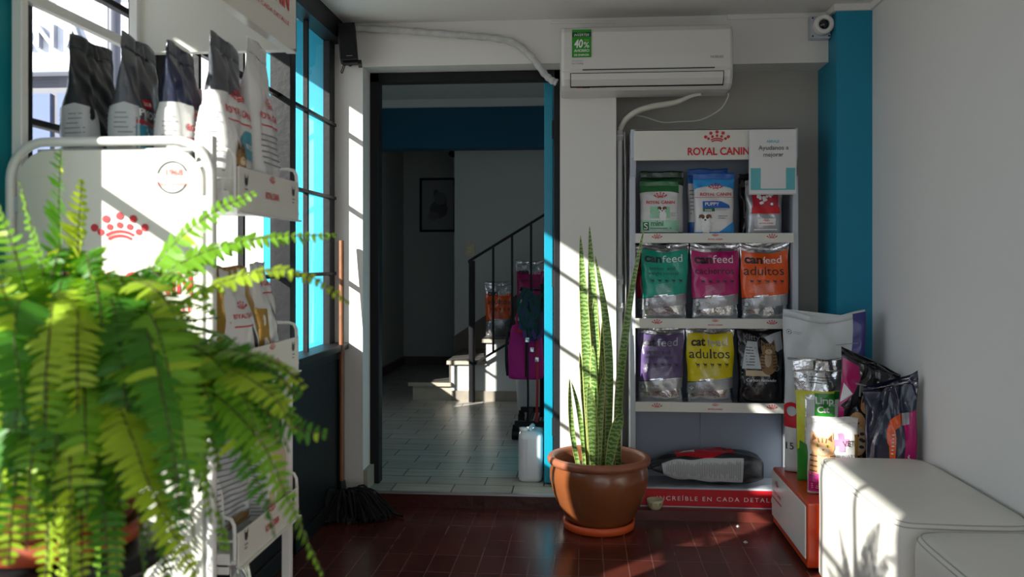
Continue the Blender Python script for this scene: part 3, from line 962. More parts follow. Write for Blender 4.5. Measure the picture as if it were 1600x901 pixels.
# big sack lying on the bottom deck: built upright, then laid on its back with its long side to the room
g = Bag(.195, .565, .140, DARK_FOIL, seal=.07, wr=.005, seed=31, n0=5.5, maxv=.2, base=.62, pexp=3.6, nend=3.5)
h = g.h
g.poly([(-.09, h * .30), (.06, h * .28), (.09, h * .45), (.05, h * .70), (-.06, h * .72)], RED)
g.poly([(-.05, h * .55), (.03, h * .55), (.0, h * .68)], AW, .0016)
g.poly(rect(-.045, .055, h * .22, h * .28), AR, .0016)
g.poly([(-.055, h * .16), (.055, h * .17), (.058, h * .82), (-.055, h * .84)], PALE_FILM, .0014, S=g.SR)
rl = random.Random(4)
for i in range(44):
    z = h * (.19 + .62 * i / 44)
    ya = -.046 + rl.random() * .02; yb = .046 - rl.random() * .03
    g.poly(rect(ya, yb, z - .0016, z + .0012), AG, .0019, S=g.SR)
o = g.build('food_sack', (0, 0, 0), 0, label='dark sack of dog food lying flat on the bottom deck of the rack', cat='pet food sack', seal_mat=DARK_FOIL)
# local +Z -> world -X (top points left), local -Y (front) -> world +Z, local +X (side) -> world -Y
o.matrix_world = Matrix(((0, 0, -1, rx(1197) - .012), (-1, 0, 0, YR + .110), (0, -1, 0, .1375 + .080), (0, 0, 0, 1)))

# paper sign taped over the header
sg = tag(empty('paper_sign', (rx(1208.5, 4.08), YR - .020, 0)), 'white and turquoise paper sign in a plastic sleeve hanging over the rack header', 'sign')
zt, zb = P(1204, 203, YR - .02).z, P(1204, 302, YR - .02).z
b = MB()
b.box(-.105, .105, 0, .0035, zb, zt)
b.build('sheet', mat('paper', (.76, .76, .75), .3, coat=.4), sg)
b = MB()
Sf = flat_front(-.0008)
H = zt - zb
put_poly(b, Sf, rect(-.101, -.055, zb + .016, zb + H * .40), 0, .001, 0)
put_poly(b, Sf, rect(.060, .101, zb + .016, zb + H * .40), 0, .001, 0)
put_poly(b, Sf, rect(-.055, .060, zb + .016, zb + H * .075), 0, .001, 0)
put_text(b, Sf, 'ABRALE', 0, zt - H * .18, width=.058, m=0, bold=.02)
put_text(b, Sf, 'Ayudanos a', .003, zt - H * .29, width=.137, m=1, bold=.0)
put_text(b, Sf, 'mejorar', .003, zt - H * .40, width=.092, m=1, bold=.0)
b.build('print', [mat('turquoise_print', (.12, .48, .52), .5), DGREY_TEXT], sg)
for (x0, x1, z0, z1) in ((-.109, -.105, zb - .006, zt + .004), (.105, .109, zb - .006, zt + .004), (-.105, .105, zb - .006, zb), (-.105, .105, zt, zt + .004)):
    b = MB(); b.box(x0, x1, .0008, .0022, z0, z1)
    b.build('sleeve_edge', mat('clear_sleeve', (.60, .62, .63), .15), sg)


# ================================================================= RIGHT CORNER
BX0, BX1, BY0, BY1, BZ = .862, 1.300, 3.425, 4.034, .262
ORANGE_RED = mat('orange_red_laminate', (.58, .055, .012), .28, bump=.05, bscale=10, var=.1)
pf = tag(empty('display_plinth', ((BX0 + BX1) / 2, (BY0 + BY1) / 2, 0)), 'low red and white display plinth with a small crown logo, beside the white bench', 'display plinth')
hx, hy = (BX1 - BX0) / 2, (BY1 - BY0) / 2
b = MB(); b.box(-hx, hx, -hy, hy, .012, BZ)
b.build('body', ORANGE_RED, pf, bevel=.006)
b = MB(); b.box(-hx - .006, -hx - .0005, -hy + .012, hy - .004, .045, BZ - .012)
sp = b.build('side_panel', WHITE_PANEL, pf, bevel=.002)
b = MB()
Sx = flat_nx(-hx - .0062)
put_text(b, Sx, 'ROYAL CANIN', -hy + .115, .165, width=.145, m=0, bold=.02)
put_crown(b, Sx, -hy + .115, .205, .055, 0)
put_poly(b, Sx, rect(-hy + .012, -hy + .20, .132, .138), 0, .001, 0)
b.build('logo', RED_TEXT, sp)

# tall white sack
g = Bag(.345, .725, .145, WOVEN, seal=.045, wr=.007, seed=41, n0=4.0, sag=.035, base=.7, sway=.012, fold=.008, top_w=1.02, ctop=.35, nend=4.0)
h = g.h
W = g.w / 2
g.poly(rect(-W * .96, W * .96, h * .275, h * .335), AR)
g.poly(rect(-W * .96, W * .96, h * .03, h * .275), WHITE_FILM, .0009)
g.poly(arc_band(-W * .72, h * .375, .022, .040, 0, 2 * math.pi, 24), AR)
g.text('15 kg', -W * .62, h * .155, height=.040, m=AD, off=.002)
g.poly(ell(-W * .80, h * .865, .011, n=14), AD); g.poly(ell(-W * .80, h * .865, .009, n=14), WHITE_FILM, .0016); g.poly(ell(-W * .80, h * .865, .004, n=8), AD, .0019)
g.lines(-W * .68, -W * .45, h * .855, h * .875, 2, m=AG)
g.lines(-W * .85, -W * .2, h * .69, h * .705, 2, m=AD, th=.5)
g.lines(W * .1, W * .75, h * .66, h * .67, 1, m=AG, th=.4); g.lines(W * .3, W * .85, h * .80, h * .81, 1, m=AG, th=.4)
g.poly(ell(W * .80, h * .69, .034, n=24), AW); g.poly(ell(W * .80, h * .69, .031, n=24), INDIGO_F, .0016)
g.poly(ell(W * .80, h * .69, .016, .012, 14), AR, .0019); g.poly(ell(W * .80, h * .71, .009, .016, 10), AW, .0018); g.poly(ell(W * .80, h * .67, .009, .013, 10), AW, .0018)
g.poly(ell(W * .80, h * .635, .036, .018, 18), AR, .0013)
b_ = .145 / 2
g.poly(rect(-b_ * .93, b_ * .93, h * .01, h * .99), INDIGO_F, .0013, S=g.SR)
g.build('food_sack', (1.058, 3.93, BZ + .003), -.36, label='tall white fifteen kilo pet food sack with indigo side, against the blue pillar', cat='pet food sack')

# litter bag with green label
g = Bag(.245, .52, .085, FOIL, seal=.10, wr=.006, seed=42, n0=2.6, base=.5, fold=.008, ctop=.06)
h = g.h; W = g.w / 2
g.band(.0, .30, GRASS_F)
g.poly([(-W * .96, h * .26), (-W * .70, h * .3), (-W * .66, h * .70), (W * .5, h * .72), (W * .95, h * .70), (W * .95, h * .74), (-W * .5, h * .735), (-W * .96, h * .745)], LIME_F)
g.poly([(-W * .72, h * .04), (W * .94, h * .04), (W * .94, h * .66), (-W * .1, h * .68), (-W * .62, h * .66)], WHITE_FILM, .0014)
g.poly([(-W * .40, h * .47), (W * .28, h * .45), (W * .36, h * .72), (-W * .36, h * .72)], GRASS_F, .0018)
g.poly([(W * .3, h * .68), (W * .94, h * .67), (W * .94, h * .73), (W * .34, h * .735)], GRN_F, .0018)
g.text('Limp', -W * .03, h * .655, width=.078, m=AW, off=.0026, bold=.03)
g.text('Cat', -W * .08, h * .590, width=.055, m=AW, off=.0026, bold=.03)
put_cat(g.mb, g.S, W * .66, h * .44, .085, FURB and AFB, AFD, AFL, AE, .002, body=False)
g.poly([(-W * .9, h * .02), (-W * .5, h * .02), (-W * .60, h * .30), (-W * .85, h * .34)], GRASS_F, .0017)
for k, (cx, cz) in enumerate(((-.088, h * .80), (-.092, h * .85), (-.075, h * .855))):
    g.poly(arc_band(cx, cz, .006, .0078, 0, 6.28, 12), AD)
g.lines(-.06, .05, h * .79, h * .86, 3, m=AD, th=.2)
g.build('litter_bag', (1.030, 3.790, BZ + .003), -.06, ty=-.02, label='silver topped cat litter bag with green label before the tall white sack', cat='cat litter bag', seal_mat=FOIL)

g = Bag(.205, .305, .072, WHITE_FILM, seal=.08, wr=.004, seed=43, n0=3.0, base=.6)
h = g.h; W = g.w / 2
put_cat(g.mb, g.S, -W * .42, h * .62, .10, AFG, FURB and AFB, AFL, AE, .0014)
for (x0, x1, z0, z1) in ((-.012, .012, -.035, .035), (-.030, .030, -.012, .012)):
    g.poly(rect(W * .28 + x0, W * .28 + x1, h * .68 + z0, h * .68 + z1), film('pale_pink_film', (.70, .28, .48)), .0014 + (.0004 if x1 > .02 else 0))
g.text('VET', W * .55, h * .665, width=.05, m=AD, off=.0026)
g.text('URINARY', W * .42, h * .50, width=.09, m=AG, off=.002)
g.lines(W * .1, W * .8, h * .42, h * .46, 2, m=AG, th=.2)
g.poly(rect(W * .80, W * .94, h * .32, h * .78), GOLD_F, .0013)
g.poly([(-W * .95, h * .30), (-W * .3, h * .24), (.0, h * .26), (W * .3, h * .04), (-W * .95, h * .03)], PINK_F, .0016)
g.poly([(-W * .9, h * .17), (-W * .2, h * .14), (-W * .25, h * .05), (-W * .9, h * .06)], MAG_F, .002)
g.lines(-W * .85, -W * .3, h * .07, h * .15, 3, m=AW, off=.0024)
g.build('food_bag', (1.002, 3.590, BZ + .003), .0, label='white and pink veterinary cat food bag with a ginger cat, catching the sun', seal_mat=WHITE_FILM)

# dark cat bag, leaning to the wall
g = Bag(.235, .52, .075, BLACK_FILM, seal=.04, wr=.007, seed=44, n0=2.6, sag=.0, tslope=.045, base=.6, fold=.012, sway=.01)
h = g.h; W = g.w / 2
g.poly([(-W * .96, h * .60), (-W * .55, h * .72), (-W * .15, h * .93), (-W * .96, h * .94)], MAG_F)
g.poly([(-W * .96, h * .20), (-W * .80, h * .2), (-W * .78, h * .6), (-W * .96, h * .62)], MAG_F)
g.poly([(-W * .92, h * .64), (-W * .58, h * .72), (-W * .9, h * .78)], AW, .0018)
g.text('Tu', -W * .18, h * .755, width=.075, m=AG, off=.002)
g.poly(ell(-W * .34, h * .42, W * .34, h * .17, 22), AFG, .0013)
g.poly(ell(-W * .24, h * .38, W * .18, h * .10, 16), AFL, .0016)
for i in range(14):
    r_ = random.Random(i + 70)
    g.poly(ell(-W * .34 + r_.uniform(-.28, .22) * W, h * (.42 + r_.uniform(-.12, .12)), .010, .007, 8), AFD, .0021)
put_cat(g.mb, g.S, W * .02, h * .63, .075, AFG, AFD, AFL, AE, .0016, body=False)
g.text('CON POLLO', -W * .3, h * .10, width=.11, m=GOLD_F, off=.002)
g.build('food_bag', (1.150, 3.685, BZ + .009), -.08, ty=.06, tx=-.0, label='glossy black bag with magenta corner and a spotted cat, leaning towards the white wall')
# navy bag, bent at the top
g = Bag(.20, .475, .075, NAVY_FILM, seal=.05, wr=.006, seed=45, n0=2.8, sag=.02, tslope=-.045, base=.6, fold=.02, lean=.0, sway=.012)
h = g.h; W = g.w / 2
g.poly([(W * .55, h * .02), (W * .96, h * .02), (W * .96, h * .74), (W * .50, h * .70), (W * .58, h * .46)], MAG_F)
g.poly([(W * .0, h * .66), (W * .42, h * .72), (W * .42, h * .62), (W * .22, h * .585), (W * .28, h * .36), (W * .06, h * .36), (W * -.06, h * .58)], ORA_F, .0016)
g.lines(W * .1, W * .2, h * .38, h * .56, 6, m=AW, off=.002)
g.poly(rect(W * .02, W * .34, h * .19, h * .32), AW, .0016)
vs, fs = text_mesh('nubar', .02)
x0 = min(v[0] for v in vs); x1 = max(v[0] for v in vs)
g.mb.add([g.S(W * .86 - v[1] * .042, h * .06 + (v[0] - x0) / (x1 - x0) * .16, .002) for v in vs], fs, AW)
g.poly([(W * .45, h * .72), (W * .75, h * .73), (W * .75, h * .64), (W * .45, h * .62)], FOIL_GREY, .0018)
g.build('food_bag', (1.203, 3.510, BZ + .003), -.55, ty=.0, label='navy bag with orange tab and magenta edge, tucked between bench and white wall')

# white leather benches
LEATHER = mat('white_leather', (.74, .72, .66), .42, spec=.45, bump=.06, bscale=35, var=.03, vscale=3)
SEAM = mat('seam_thread', (.42, .41, .38), .6)
def bench(x0, x1, y0, y1, H, label, seed):
    root = tag(empty('leather_bench', ((x0 + x1) / 2, (y0 + y1) / 2, 0)), label, 'bench')
    hx, hy = (x1 - x0) / 2, (y1 - y0) / 2
    N = 40
    rx_, ry_ = .05, .05
    def pt(u, v, s):           # s: 0 bottom .. 1 top rim .. 2 middle of the top
        # superellipse plan
        n = 9.0
        c, sn = math.cos(u), math.sin(u)
        px_ = hx * math.copysign(abs(c) ** (2 / n), c); py_ = hy * math.copysign(abs(sn) ** (2 / n), sn)
        return px_, py_
    K = 96
    prof = [(1.0, .03), (1.0, .10), (1.006, .2), (1.008, H * .62), (1.0, H - .055), (.992, H - .03), (.972, H - .010), (.94, H + .001), (.85, H + .008), (.6, H + .015), (.3, H + .018), (.02, H + .019)]
    b = MB()
    verts = []
    for (sc_, z) in prof:
        for k in range(K):
            u = 2 * math.pi * k / K
            px_, py_ = pt(u, 0, 0)
            dx = (1 - sc_) * min(hx, hy)
            x = px_ - math.copysign(min(abs(px_), dx), px_) if sc_ > .8 else px_ * sc_
            y = py_ - math.copysign(min(abs(py_), dx), py_) if sc_ > .8 else py_ * sc_
            zz = z + .0035 * noise.noise(Vector((x * 5 + seed, y * 5, z * 4))) * (1 if z > .1 else 0)
            dd = .004 * noise.noise(Vector((x * 7, y * 4 + seed, z * 9)))
            verts.append((x * (1 + dd), y * (1 + dd * .5), zz))
    fs = []
    for i in range(len(prof) - 1):
        for k in range(K):
            k2 = (k + 1) % K
            fs.append((i * K + k, i * K + k2, (i + 1) * K + k2, (i + 1) * K + k))
    b.add(verts, fs, 0, True)
    b.add(verts[-K:], [tuple(range(K))], 0, True)
    b.add(verts[:K], [tuple(range(K))[::-1]], 0, False)
    b.build('upholstery', LEATHER, root)
    for nm, sc_, z in (('top_seam', .972, H - .0085), ('top_seam', .935, H + .0025)):
        b = MB()
        pts = []
        for k in range(K + 1):
            px_, py_ = pt(2 * math.pi * k / K, 0, 0)
            dx = (1 - sc_) * min(hx, hy)
            x = px_ - math.copysign(min(abs(px_), dx), px_); y = py_ - math.copysign(min(abs(py_), dx), py_)
            zz = z + .0035 * noise.noise(Vector((x * 5 + seed, y * 5, z * 4)))
            pts.append((x, y, zz))
        b.tube(pts, .0016, 6)
        b.build(nm, SEAM, root)
    b = MB()
    for sx in (-1, 1):
        for sy in (-1, 1):
            b = MB(); b.lathe([(.0, .0), (.022, .0), (.018, .034), (.0, .034)], (sx * (hx - .07), sy * (hy - .07), 0), 14)
            b.build('foot', BLACK_PLASTIC, root)
bench(.878, XR - .008, 2.54, 3.405, .447, 'white leather bench against the right wall, striped with window shadows', 3)
bench(.905, XR - .008, 1.60, 2.528, .437, 'nearer white leather bench, cut off by the picture corner, in shade', 9)

# ================================================================= SNAKE PLANT
SPX, SPY = .068, 3.925
sp = tag(empty('snake_plant', (SPX, SPY, 0)), 'tall snake plant in a glazed brown clay pot on the red floor by the door', 'potted plant')
b = MB()
b.lathe([(.0, .0), (.148, .0), (.158, .006), (.163, .038), (.150, .038), (.143, .016), (.0, .014)], (0, 0, 0), 56)
b.build('saucer', TERRA_RED, sp)
b = MB()
b.lathe([(.0, .018), (.125, .018), (.150, .045), (.183, .10), (.208, .165), (.222, .225), (.221, .262), (.214, .283), (.210, .292)], (0, 0, 0), 64)
pot = b.build('pot', TERRA, sp)
b = MB()
b.lathe([(.208, .288), (.220, .290), (.231, .299), (.233, .312), (.226, .324), (.214, .328), (.204, .322), (.199, .308), (.200, .27), (.196, .24)], (0, 0, 0), 64)
b.build('rim', TERRA_RIM, pot)
b = MB()
b.lathe([(.205, .255), (.12, .262), (.0, .266)], (0, 0, 0), 40)
b.build('soil', SOIL, sp)
SNAKE = leaf_band_mat()
SEDGE = mat('snake_leaf_edge', (.50, .50, .16), .4)
def snake_leaf(path, w, twist, seed, dY=0.0):
    pts = [P(px, py, SPY + dY) - Vector((SPX, SPY, 0)) for px, py in path]
    pts = smooth_path(pts, 8)
    n = len(pts)
    b = MB()
    verts = []
    prof = ((-1, 0), (-.86, .10), (-.4, .26), (0, .32), (.4, .26), (.86, .10), (1, 0))
    for i, p in enumerate(pts):
        t = i / (n - 1)
        d = (pts[min(i + 1, n - 1)] - pts[max(i - 1, 0)]).normalized()
        ang = twist * (t - .3) + seed
        side = Vector((math.cos(ang), math.sin(ang), 0))
        side = (side - d * side.dot(d)).normalized()
        nor = d.cross(side)
        ww = 1.22 * w * (.62 + .38 * math.sin(min(t / .45, 1) * math.pi / 2)) * (1 - max(0, (t - .45) / .55) ** 2.2) + .0008
        for (a, c) in prof:
            verts.append(p + side * ww * a + nor * ww * c)
        for (a, c) in prof[::-1]:
            verts.append(p + side * ww * a * .96 + nor * (ww * c + .0028))
    k = 14
    for i in range(n - 1):
        for j in range(k):
            j2 = (j + 1) % k
            edge = j in (0, 5, 6, 7, 12, 13)
            b.f.append((i * k + j, i * k + j2, (i + 1) * k + j2, (i + 1) * k + j)); b.m.append(1 if edge else 0); b.sm.append(True)
    b.v = [tuple(v) for v in verts]
    b.f.append(tuple(range(k))[::-1]); b.m.append(0); b.sm.append(False)
    b.build('leaf', [SNAKE, SEDGE], sp)
for path, w, tw, sd, dy in [
    ([(925, 735), (922, 660), (917, 560), (911, 450), (907, 368)], .019, .5, -.1, .00),
    ([(936, 735), (933, 640), (929, 540), (925, 440), (921, 353)], .019, -.5, .2, .02),
    ([(940, 735), (938, 660), (935, 590), (930, 500), (932, 460)], .024, .3, .5, .03),
    ([(948, 735), (951, 650), (951, 560), (944, 480), (930, 400)], .016, .7, -.4, -.02),
    ([(944, 735), (943, 640), (942, 560), (942, 495)], .026, .2, .9, .04),
    ([(966, 735), (965, 660), (970, 580), (986, 460), (1006, 357)], .015, -.6, -.2, .01),
    ([(920, 735), (917, 660), (911, 600), (906, 550)], .022, .3, 1.0, .03),
    ([(927, 735), (929, 650), (927, 580), (926, 540)], .020, .3, -.9, -.03),
    ([(905, 735), (895, 680), (891, 630), (890, 590)], .010, .8, .4, -.05),
    ([(914, 735), (911, 690), (904, 640), (893, 597)], .009, -.6, .1, .02),
    ([(950, 735), (957, 690), (966, 660), (972, 645)], .022, .4, -.6, -.06),
    ([(934, 735), (937, 670), (941, 610), (944, 585)], .017, .2, .7, -.05),
    ([(956, 735), (953, 680), (950, 620), (948, 600)], .018, .2, 1.2, .05),
    ([(929, 738), (927, 690), (924, 640), (920, 600)], .020, .3, .0, -.06)]:
    snake_leaf(path, w, tw, sd, dy)

# small paw-print bowl
bw = tag(empty('pet_bowl', (rx(1023.5, 4.071), 4.0705, .0455)), 'tiny cream pet bowl with brown paw prints, beside the clay pot', 'pet bowl')
CREAM = mat('cream_glaze', (.62, .58, .36), .3)
b = MB()
b.lathe([(.0, .0), (.022, .0), (.030, .010), (.037, .026), (.0395, .046), (.037, .047), (.034, .028), (.024, .012), (.0, .010)], (0, 0, 0), 36)
bo = b.build('bowl', CREAM, bw)
b = MB()
def Sbowl(a, z, off):
    r = .030 + (.0395 - .030) * ((z - .010) / .036) ** .7 + .0006 + off
    t = a / .037
    return (r * math.sin(t), -r * math.cos(t), z)
for a in (-.044, -.022, 0.0, .022, .044):
    put_poly(b, Sbowl, ell(a, .026, .0045, .0038, 10), 0, .0006, 0)
    for i in (-1, 0, 1):
        put_poly(b, Sbowl, ell(a + i * .0042, .0325 - abs(i) * .0012, .0017, .0021, 8), 0, .0006, 0)
b.build('paw_prints', mat('brown_glaze', (.07, .02, .012), .4), bo)
b = MB(); b.lathe([(.0345, .028), (.0, .030)], (0, 0, 0), 24)
b.build('kibble', mat('dark_kibble', (.03, .02, .015), .9, bump=.6, bscale=200), bw)

# ================================================================= AIR CONDITIONER
ACX0, ACX1 = ratio(876) * 3.97, ratio(1147) * 3.965
acx = (ACX0 + ACX1) / 2
ac = tag(empty('air_conditioner', (acx, YW, 0)), 'white wall air conditioner with a green sticker, above the door column', 'air conditioner')
HW = (ACX1 - ACX0) / 2
AZ0, AZ1 = 1.985, 2.285
AC_W = mat('white_abs', (.68, .67, .64), .32)
AC_V = mat('white_abs_flap', (.62, .61, .58), .38)
# profile (y toward the room is negative), z
prof = [(-.003, AZ1), (-.150, AZ1), (-.185, AZ1 - .012), (-.203, AZ1 - .035), (-.212, AZ1 - .14), (-.213, 2.080), (-.209, 2.072), (-.213, 2.064), (-.206, 2.035), (-.188, 2.008), (-.150, 1.990), (-.060, AZ0), (-.003, AZ0)]
b = MB()
cols = [(-HW, .86), (-HW + .004, .95), (-HW + .014, 1.0), (HW - .014, 1.0), (HW - .004, .95), (HW, .86)]
zm = (AZ0 + AZ1) / 2
vs = []
for (x, s_) in cols:
    for (y, z) in prof:
        vs.append((x, y * (s_ if y < -.01 else 1), zm + (z - zm) * (s_ * .3 + .7)))
K = len(prof)
fs = []
for i in range(len(cols) - 1):
    for k in range(K):
        k2 = (k + 1) % K
        fs.append((i * K + k, (i + 1) * K + k, (i + 1) * K + k2, i * K + k2))
fs.append(tuple(range(K))[::-1]); fs.append(tuple(range((len(cols) - 1) * K, len(cols) * K)))
b.add(vs, fs, 0, False)
body = b.build('housing', AC_W, ac, bevel=.004)
b = MB(); b.box(-HW + .10, HW - .085, -.2145, -.2100, 2.0735, 2.0775)
b.build('panel_gap', BLACK_PLASTIC, body)
# outlet flap
b = MB()
fp = [(-.2145, 2.057), (-.2095, 2.030), (-.1915, 2.004)]
x0, x1 = -HW + .048, HW - .048
vs = [(x, y - .003, z) for x in (x0, x1) for (y, z) in fp]
b.add(vs, [(0, 3, 4, 1), (1, 4, 5, 2)], 0, False)
vs = [(x, y + .003, z) for x in (x0, x1) for (y, z) in fp]
b.add(vs, [(0, 1, 4, 3), (1, 2, 5, 4)], 0, False)
b.add([(x0, -.2175, 2.057), (x0, -.2125, 2.030), (x0, -.1945, 2.004), (x0, -.1855, 2.004), (x0, -.2035, 2.030), (x0, -.2115, 2.057)], [(0, 1, 4, 5), (1, 2, 3, 4)])
b.add([(x1, -.2175, 2.057), (x1, -.2125, 2.030), (x1, -.1945, 2.004), (x1, -.1855, 2.004), (x1, -.2035, 2.030), (x1, -.2115, 2.057)], [(0, 5, 4, 1), (1, 4, 3, 2)])
b.build('outlet_flap', AC_V, ac)
b = MB()
gp = [(-.2150, 2.0605), (-.2110, 2.030), (-.1905, 2.000)]
for (xa, xb_) in ((x0 - .004, x0), (x1, x1 + .004)):
    b.add([(xa, -.2155, 2.060), (xb_, -.2155, 2.060), (xb_, -.2105, 2.030), (xa, -.2105, 2.030), (xb_, -.1905, 2.001), (xa, -.1905, 2.001)], [(0, 1, 2, 3), (3, 2, 4, 5)])
b.box(x0 - .004, x1 + .004, -.2165, -.2085, 2.0575, 2.0605)
b.add([(x0 - .004, -.1950, 2.0035), (x1 + .004, -.1950, 2.0035), (x1 + .004, -.1890, 1.9985), (x0 - .004, -.1890, 1.9985)], [(0, 1, 2, 3)])
b.build('flap_gap', BLACK_PLASTIC, body)
Sac = lambda a, z, off: (a, -.2125 + .009 * max(0, (z - 2.145) / .105) - off, z)
st = MB()
sx0, sx1, sz0, sz1 = -HW + .052, -HW + .140, 2.132, 2.262
put_poly(st, Sac, rect(sx0, sx1, sz0, sz1), 0, .0030, .02)
put_poly(st, Sac, rect(sx0, sx1, sz1 - .034, sz1 - .012), 1, .0034, .02)
put_text(st, Sac, 'INVERTER', (sx0 + sx1) / 2, sz1 - .026, width=.068, m=2, off=.0042, shear=.2)
put_text(st, Sac, 'TECNOLOGIA', (sx0 + sx1) / 2, sz1 - .017, width=.04, m=3, off=.0042)
put_text(st, Sac, '40', sx0 + .030, sz1 - .066, width=.040, height=.040, m=2, off=.0042, bold=.03, shear=.15)
put_text(st, Sac, '%', sx0 + .066, sz1 - .072, width=.026, height=.028, m=2, off=.0042, bold=.01)
put_text(st, Sac, 'MAS', sx0 + .066, sz1 - .050, width=.020, m=3, off=.0042)
put_text(st, Sac, 'AHORRO', (sx0 + sx1) / 2, sz1 - .099, width=.070, height=.013, m=2, off=.0042, bold=.02)
put_text(st, Sac, 'DE ENERGÍA', (sx0 + sx1) / 2, sz1 - .118, width=.068, height=.011, m=2, off=.0042, bold=.02)
st.build('energy_sticker', [mat('sticker_green', (.02, .30, .015), .35), mat('sticker_dark_green', (.005, .07, .04), .35), WHITE_TEXT, mat('sticker_lime', (.35, .65, .1), .4)], ac)
st = MB()
put_text(st, Sac, 'NOBLEX', HW - .075, 2.124, width=.058, m=0, off=.0024, bold=.012)
put_text(st, Sac, 'INVERTER', -HW + .077, 2.116, width=.050, m=1, off=.0024)
put_text(st, Sac, 'Ion Cooling', -HW + .077, 2.104, width=.050, m=0, off=.0024, bold=.012)
st.build('lettering', [GREY_TEXT, mat('pale_grey_print', (.40, .40, .40), .5)], body)
st = MB()
def Sun(a, t, off): return (a, -.190 + .04 * t, 2.009 - .019 * t - off)
put_poly(st, Sun, rect(-HW + .072, -HW + .100, .08, .45), 0, .001, 0)
put_poly(st, Sun, rect(-HW + .100, -HW + .134, .08, .45), 1, .001, 0)
put_poly(st, Sun, rect(-HW + .140, -HW + .21, .08, .45), 2, .001, 0)
st.build('rating_label', [ORA_F, INDIGO_F, FOIL_GREY], ac)

# drain hose, power cord, wall conduit
HOSE = mat('cream_hose', (.55, .54, .47), .5)
o = MB()
yh = 4.10
pts = [P(1096, 147, 4.07), P(1080, 150, 4.09), P(1055, 160, 4.11), P(1020, 166, 4.13), P(995, 174, 4.16), P(978, 187, 4.20), P(969, 202, 4.22)]
sm = smooth_path(pts, 8)
o.tube(sm, [.006 + .008 * min(1, i / 20) for i in range(len(sm))], 12)
tag(o.build('drain_hose', HOSE), 'cream drain hose curving from the air conditioner down to the pipe', 'hose')
o = MB()
pts = [P(1138, 146, 4.06), P(1137, 153, 4.09), P(1125, 171, 4.16), P(1095, 187, 4.22), P(1060, 190, 4.25), P(1035, 191, 4.26), P(1005, 182, 4.26), P(985, 180, 4.26), P(974, 185, 4.26), P(970, 200, 4.26)]
o.tube(smooth_path(pts, 8), .0035, 8)
tag(o.build('power_cord', mat('white_pvc', (.62, .62, .61), .45)), 'thin white cord looping under the air conditioner above the rack', 'cord')
cd = tag(empty('wall_pipe', (.1745, 4.222, 0)), 'thin white vertical pipe along the column edge left of the rack', 'pipe')
b = MB(); b.tube([(0, 0, .05), (0, 0, P(969, 203, 4.22).z)], .0125, 14)
b.build('pipe', mat('white_pvc'), cd)
for pz in (212, 437, 480):
    z = P(969, pz, 4.22).z
    b = MB(); b.lathe([(.0126, -.022), (.0165, -.022), (.0165, -.004), (.0185, -.004), (.0185, .004), (.0165, .004), (.0165, .022), (.0126, .022)], (0, 0, z), 18)
    b.build('pipe_coupling', mat('white_pvc'), cd)
o = MB()
pts = [(.197, 4.225, P(972, 205, 4.2).z), (.202, 4.232, 1.60), (.200, 4.235, 1.35), (.204, 4.232, 1.1), (.199, 4.235, .9)]
o.tube(smooth_path(pts, 8), .0035, 8)
tag(o.build('loose_cable', mat('white_pvc')), 'loose pale cable hanging down beside the vertical white pipe', 'cable')
o = MB()
o.tube([(.15, YW - .004, 2.348), (-.16, YW - .004, 2.353)], .006, 8)
tag(o.build('cable_raceway', WHITE_PANEL), 'short white cable raceway under the ceiling above the air conditioner', 'raceway')

# wrapped conduit over the door
WRAP = mat('taped_conduit', (.50, .51, .50), .5, bump=.8, bscale=16, var=.35, vscale=26)
o = MB()
pts = [P(556, 44, 4.15), P(600, 46, 4.155), P(660, 50, 4.155), P(720, 55, 4.155), P(770, 59, 4.155), P(805, 68, 4.155), P(830, 88, 4.155), P(848, 112, 4.155), P(860, 124, 4.15), P(870, 129, 4.15)]
sm = smooth_path(pts, 12)
o.tube(sm, [.0165 + .0018 * math.sin(i * .9) for i in range(len(sm))], 14)
tag(o.build('wrapped_conduit', WRAP), 'grey tape wrapped conduit sagging over the doorway towards the air conditioner', 'conduit')

# speaker
spk = tag(empty('wall_speaker', (P(541, 66, 4.06).x, 4.09, P(541, 66, 4.06).z)), 'small black speaker on a bracket in the top corner left of the door', 'speaker', None)
R = Matrix.Rotation(math.radians(-5), 4, 'Y') @ Matrix.Rotation(math.radians(12), 4, 'Z')
b = MB(); b.box(-.042, .042, -.055, .05, -.088, .088, 0, R)
cb = b.build('cabinet', BLACK_PLASTIC, spk, bevel=.005)
b = MB(); b.box(-.038, .038, -.060, -.0552, -.062, .083, 0, R)
gr = b.build('grille', mat('grille_cloth', (.006, .006, .007), .9, bump=.5, bscale=400), spk, bevel=.003)
b = MB()
put_poly(b, lambda a, z, off: R @ Vector((a, -.0556 - off, z)), rect(-.010, .018, -.0735, -.0705), 0, .001, 0)
b.build('badge', GREY_TEXT, cb)
b = MB(); b.box(-.03, .055, -.02, .03, -.098, -.089, 0, R); b.box(.04, .058, -.02, .06, -.105, -.085, 0, R)
b.tube([R @ Vector((.0, .03, -.095)), R @ Vector((.0, .089, -.08))], .008)
b.build('bracket', BLACK_METAL, spk, bevel=.002)
b = MB()
b.tube(smooth_path([(-.02, 0, -.093), (-.028, 0, -.12), (-.034, 0, -.135), (-.028, 0, -.14), (-.02, 0, -.12), (-.012, 0, -.095)], 6), .0025, 6)
b.build('speaker_wire', BLACK_PLASTIC, spk)

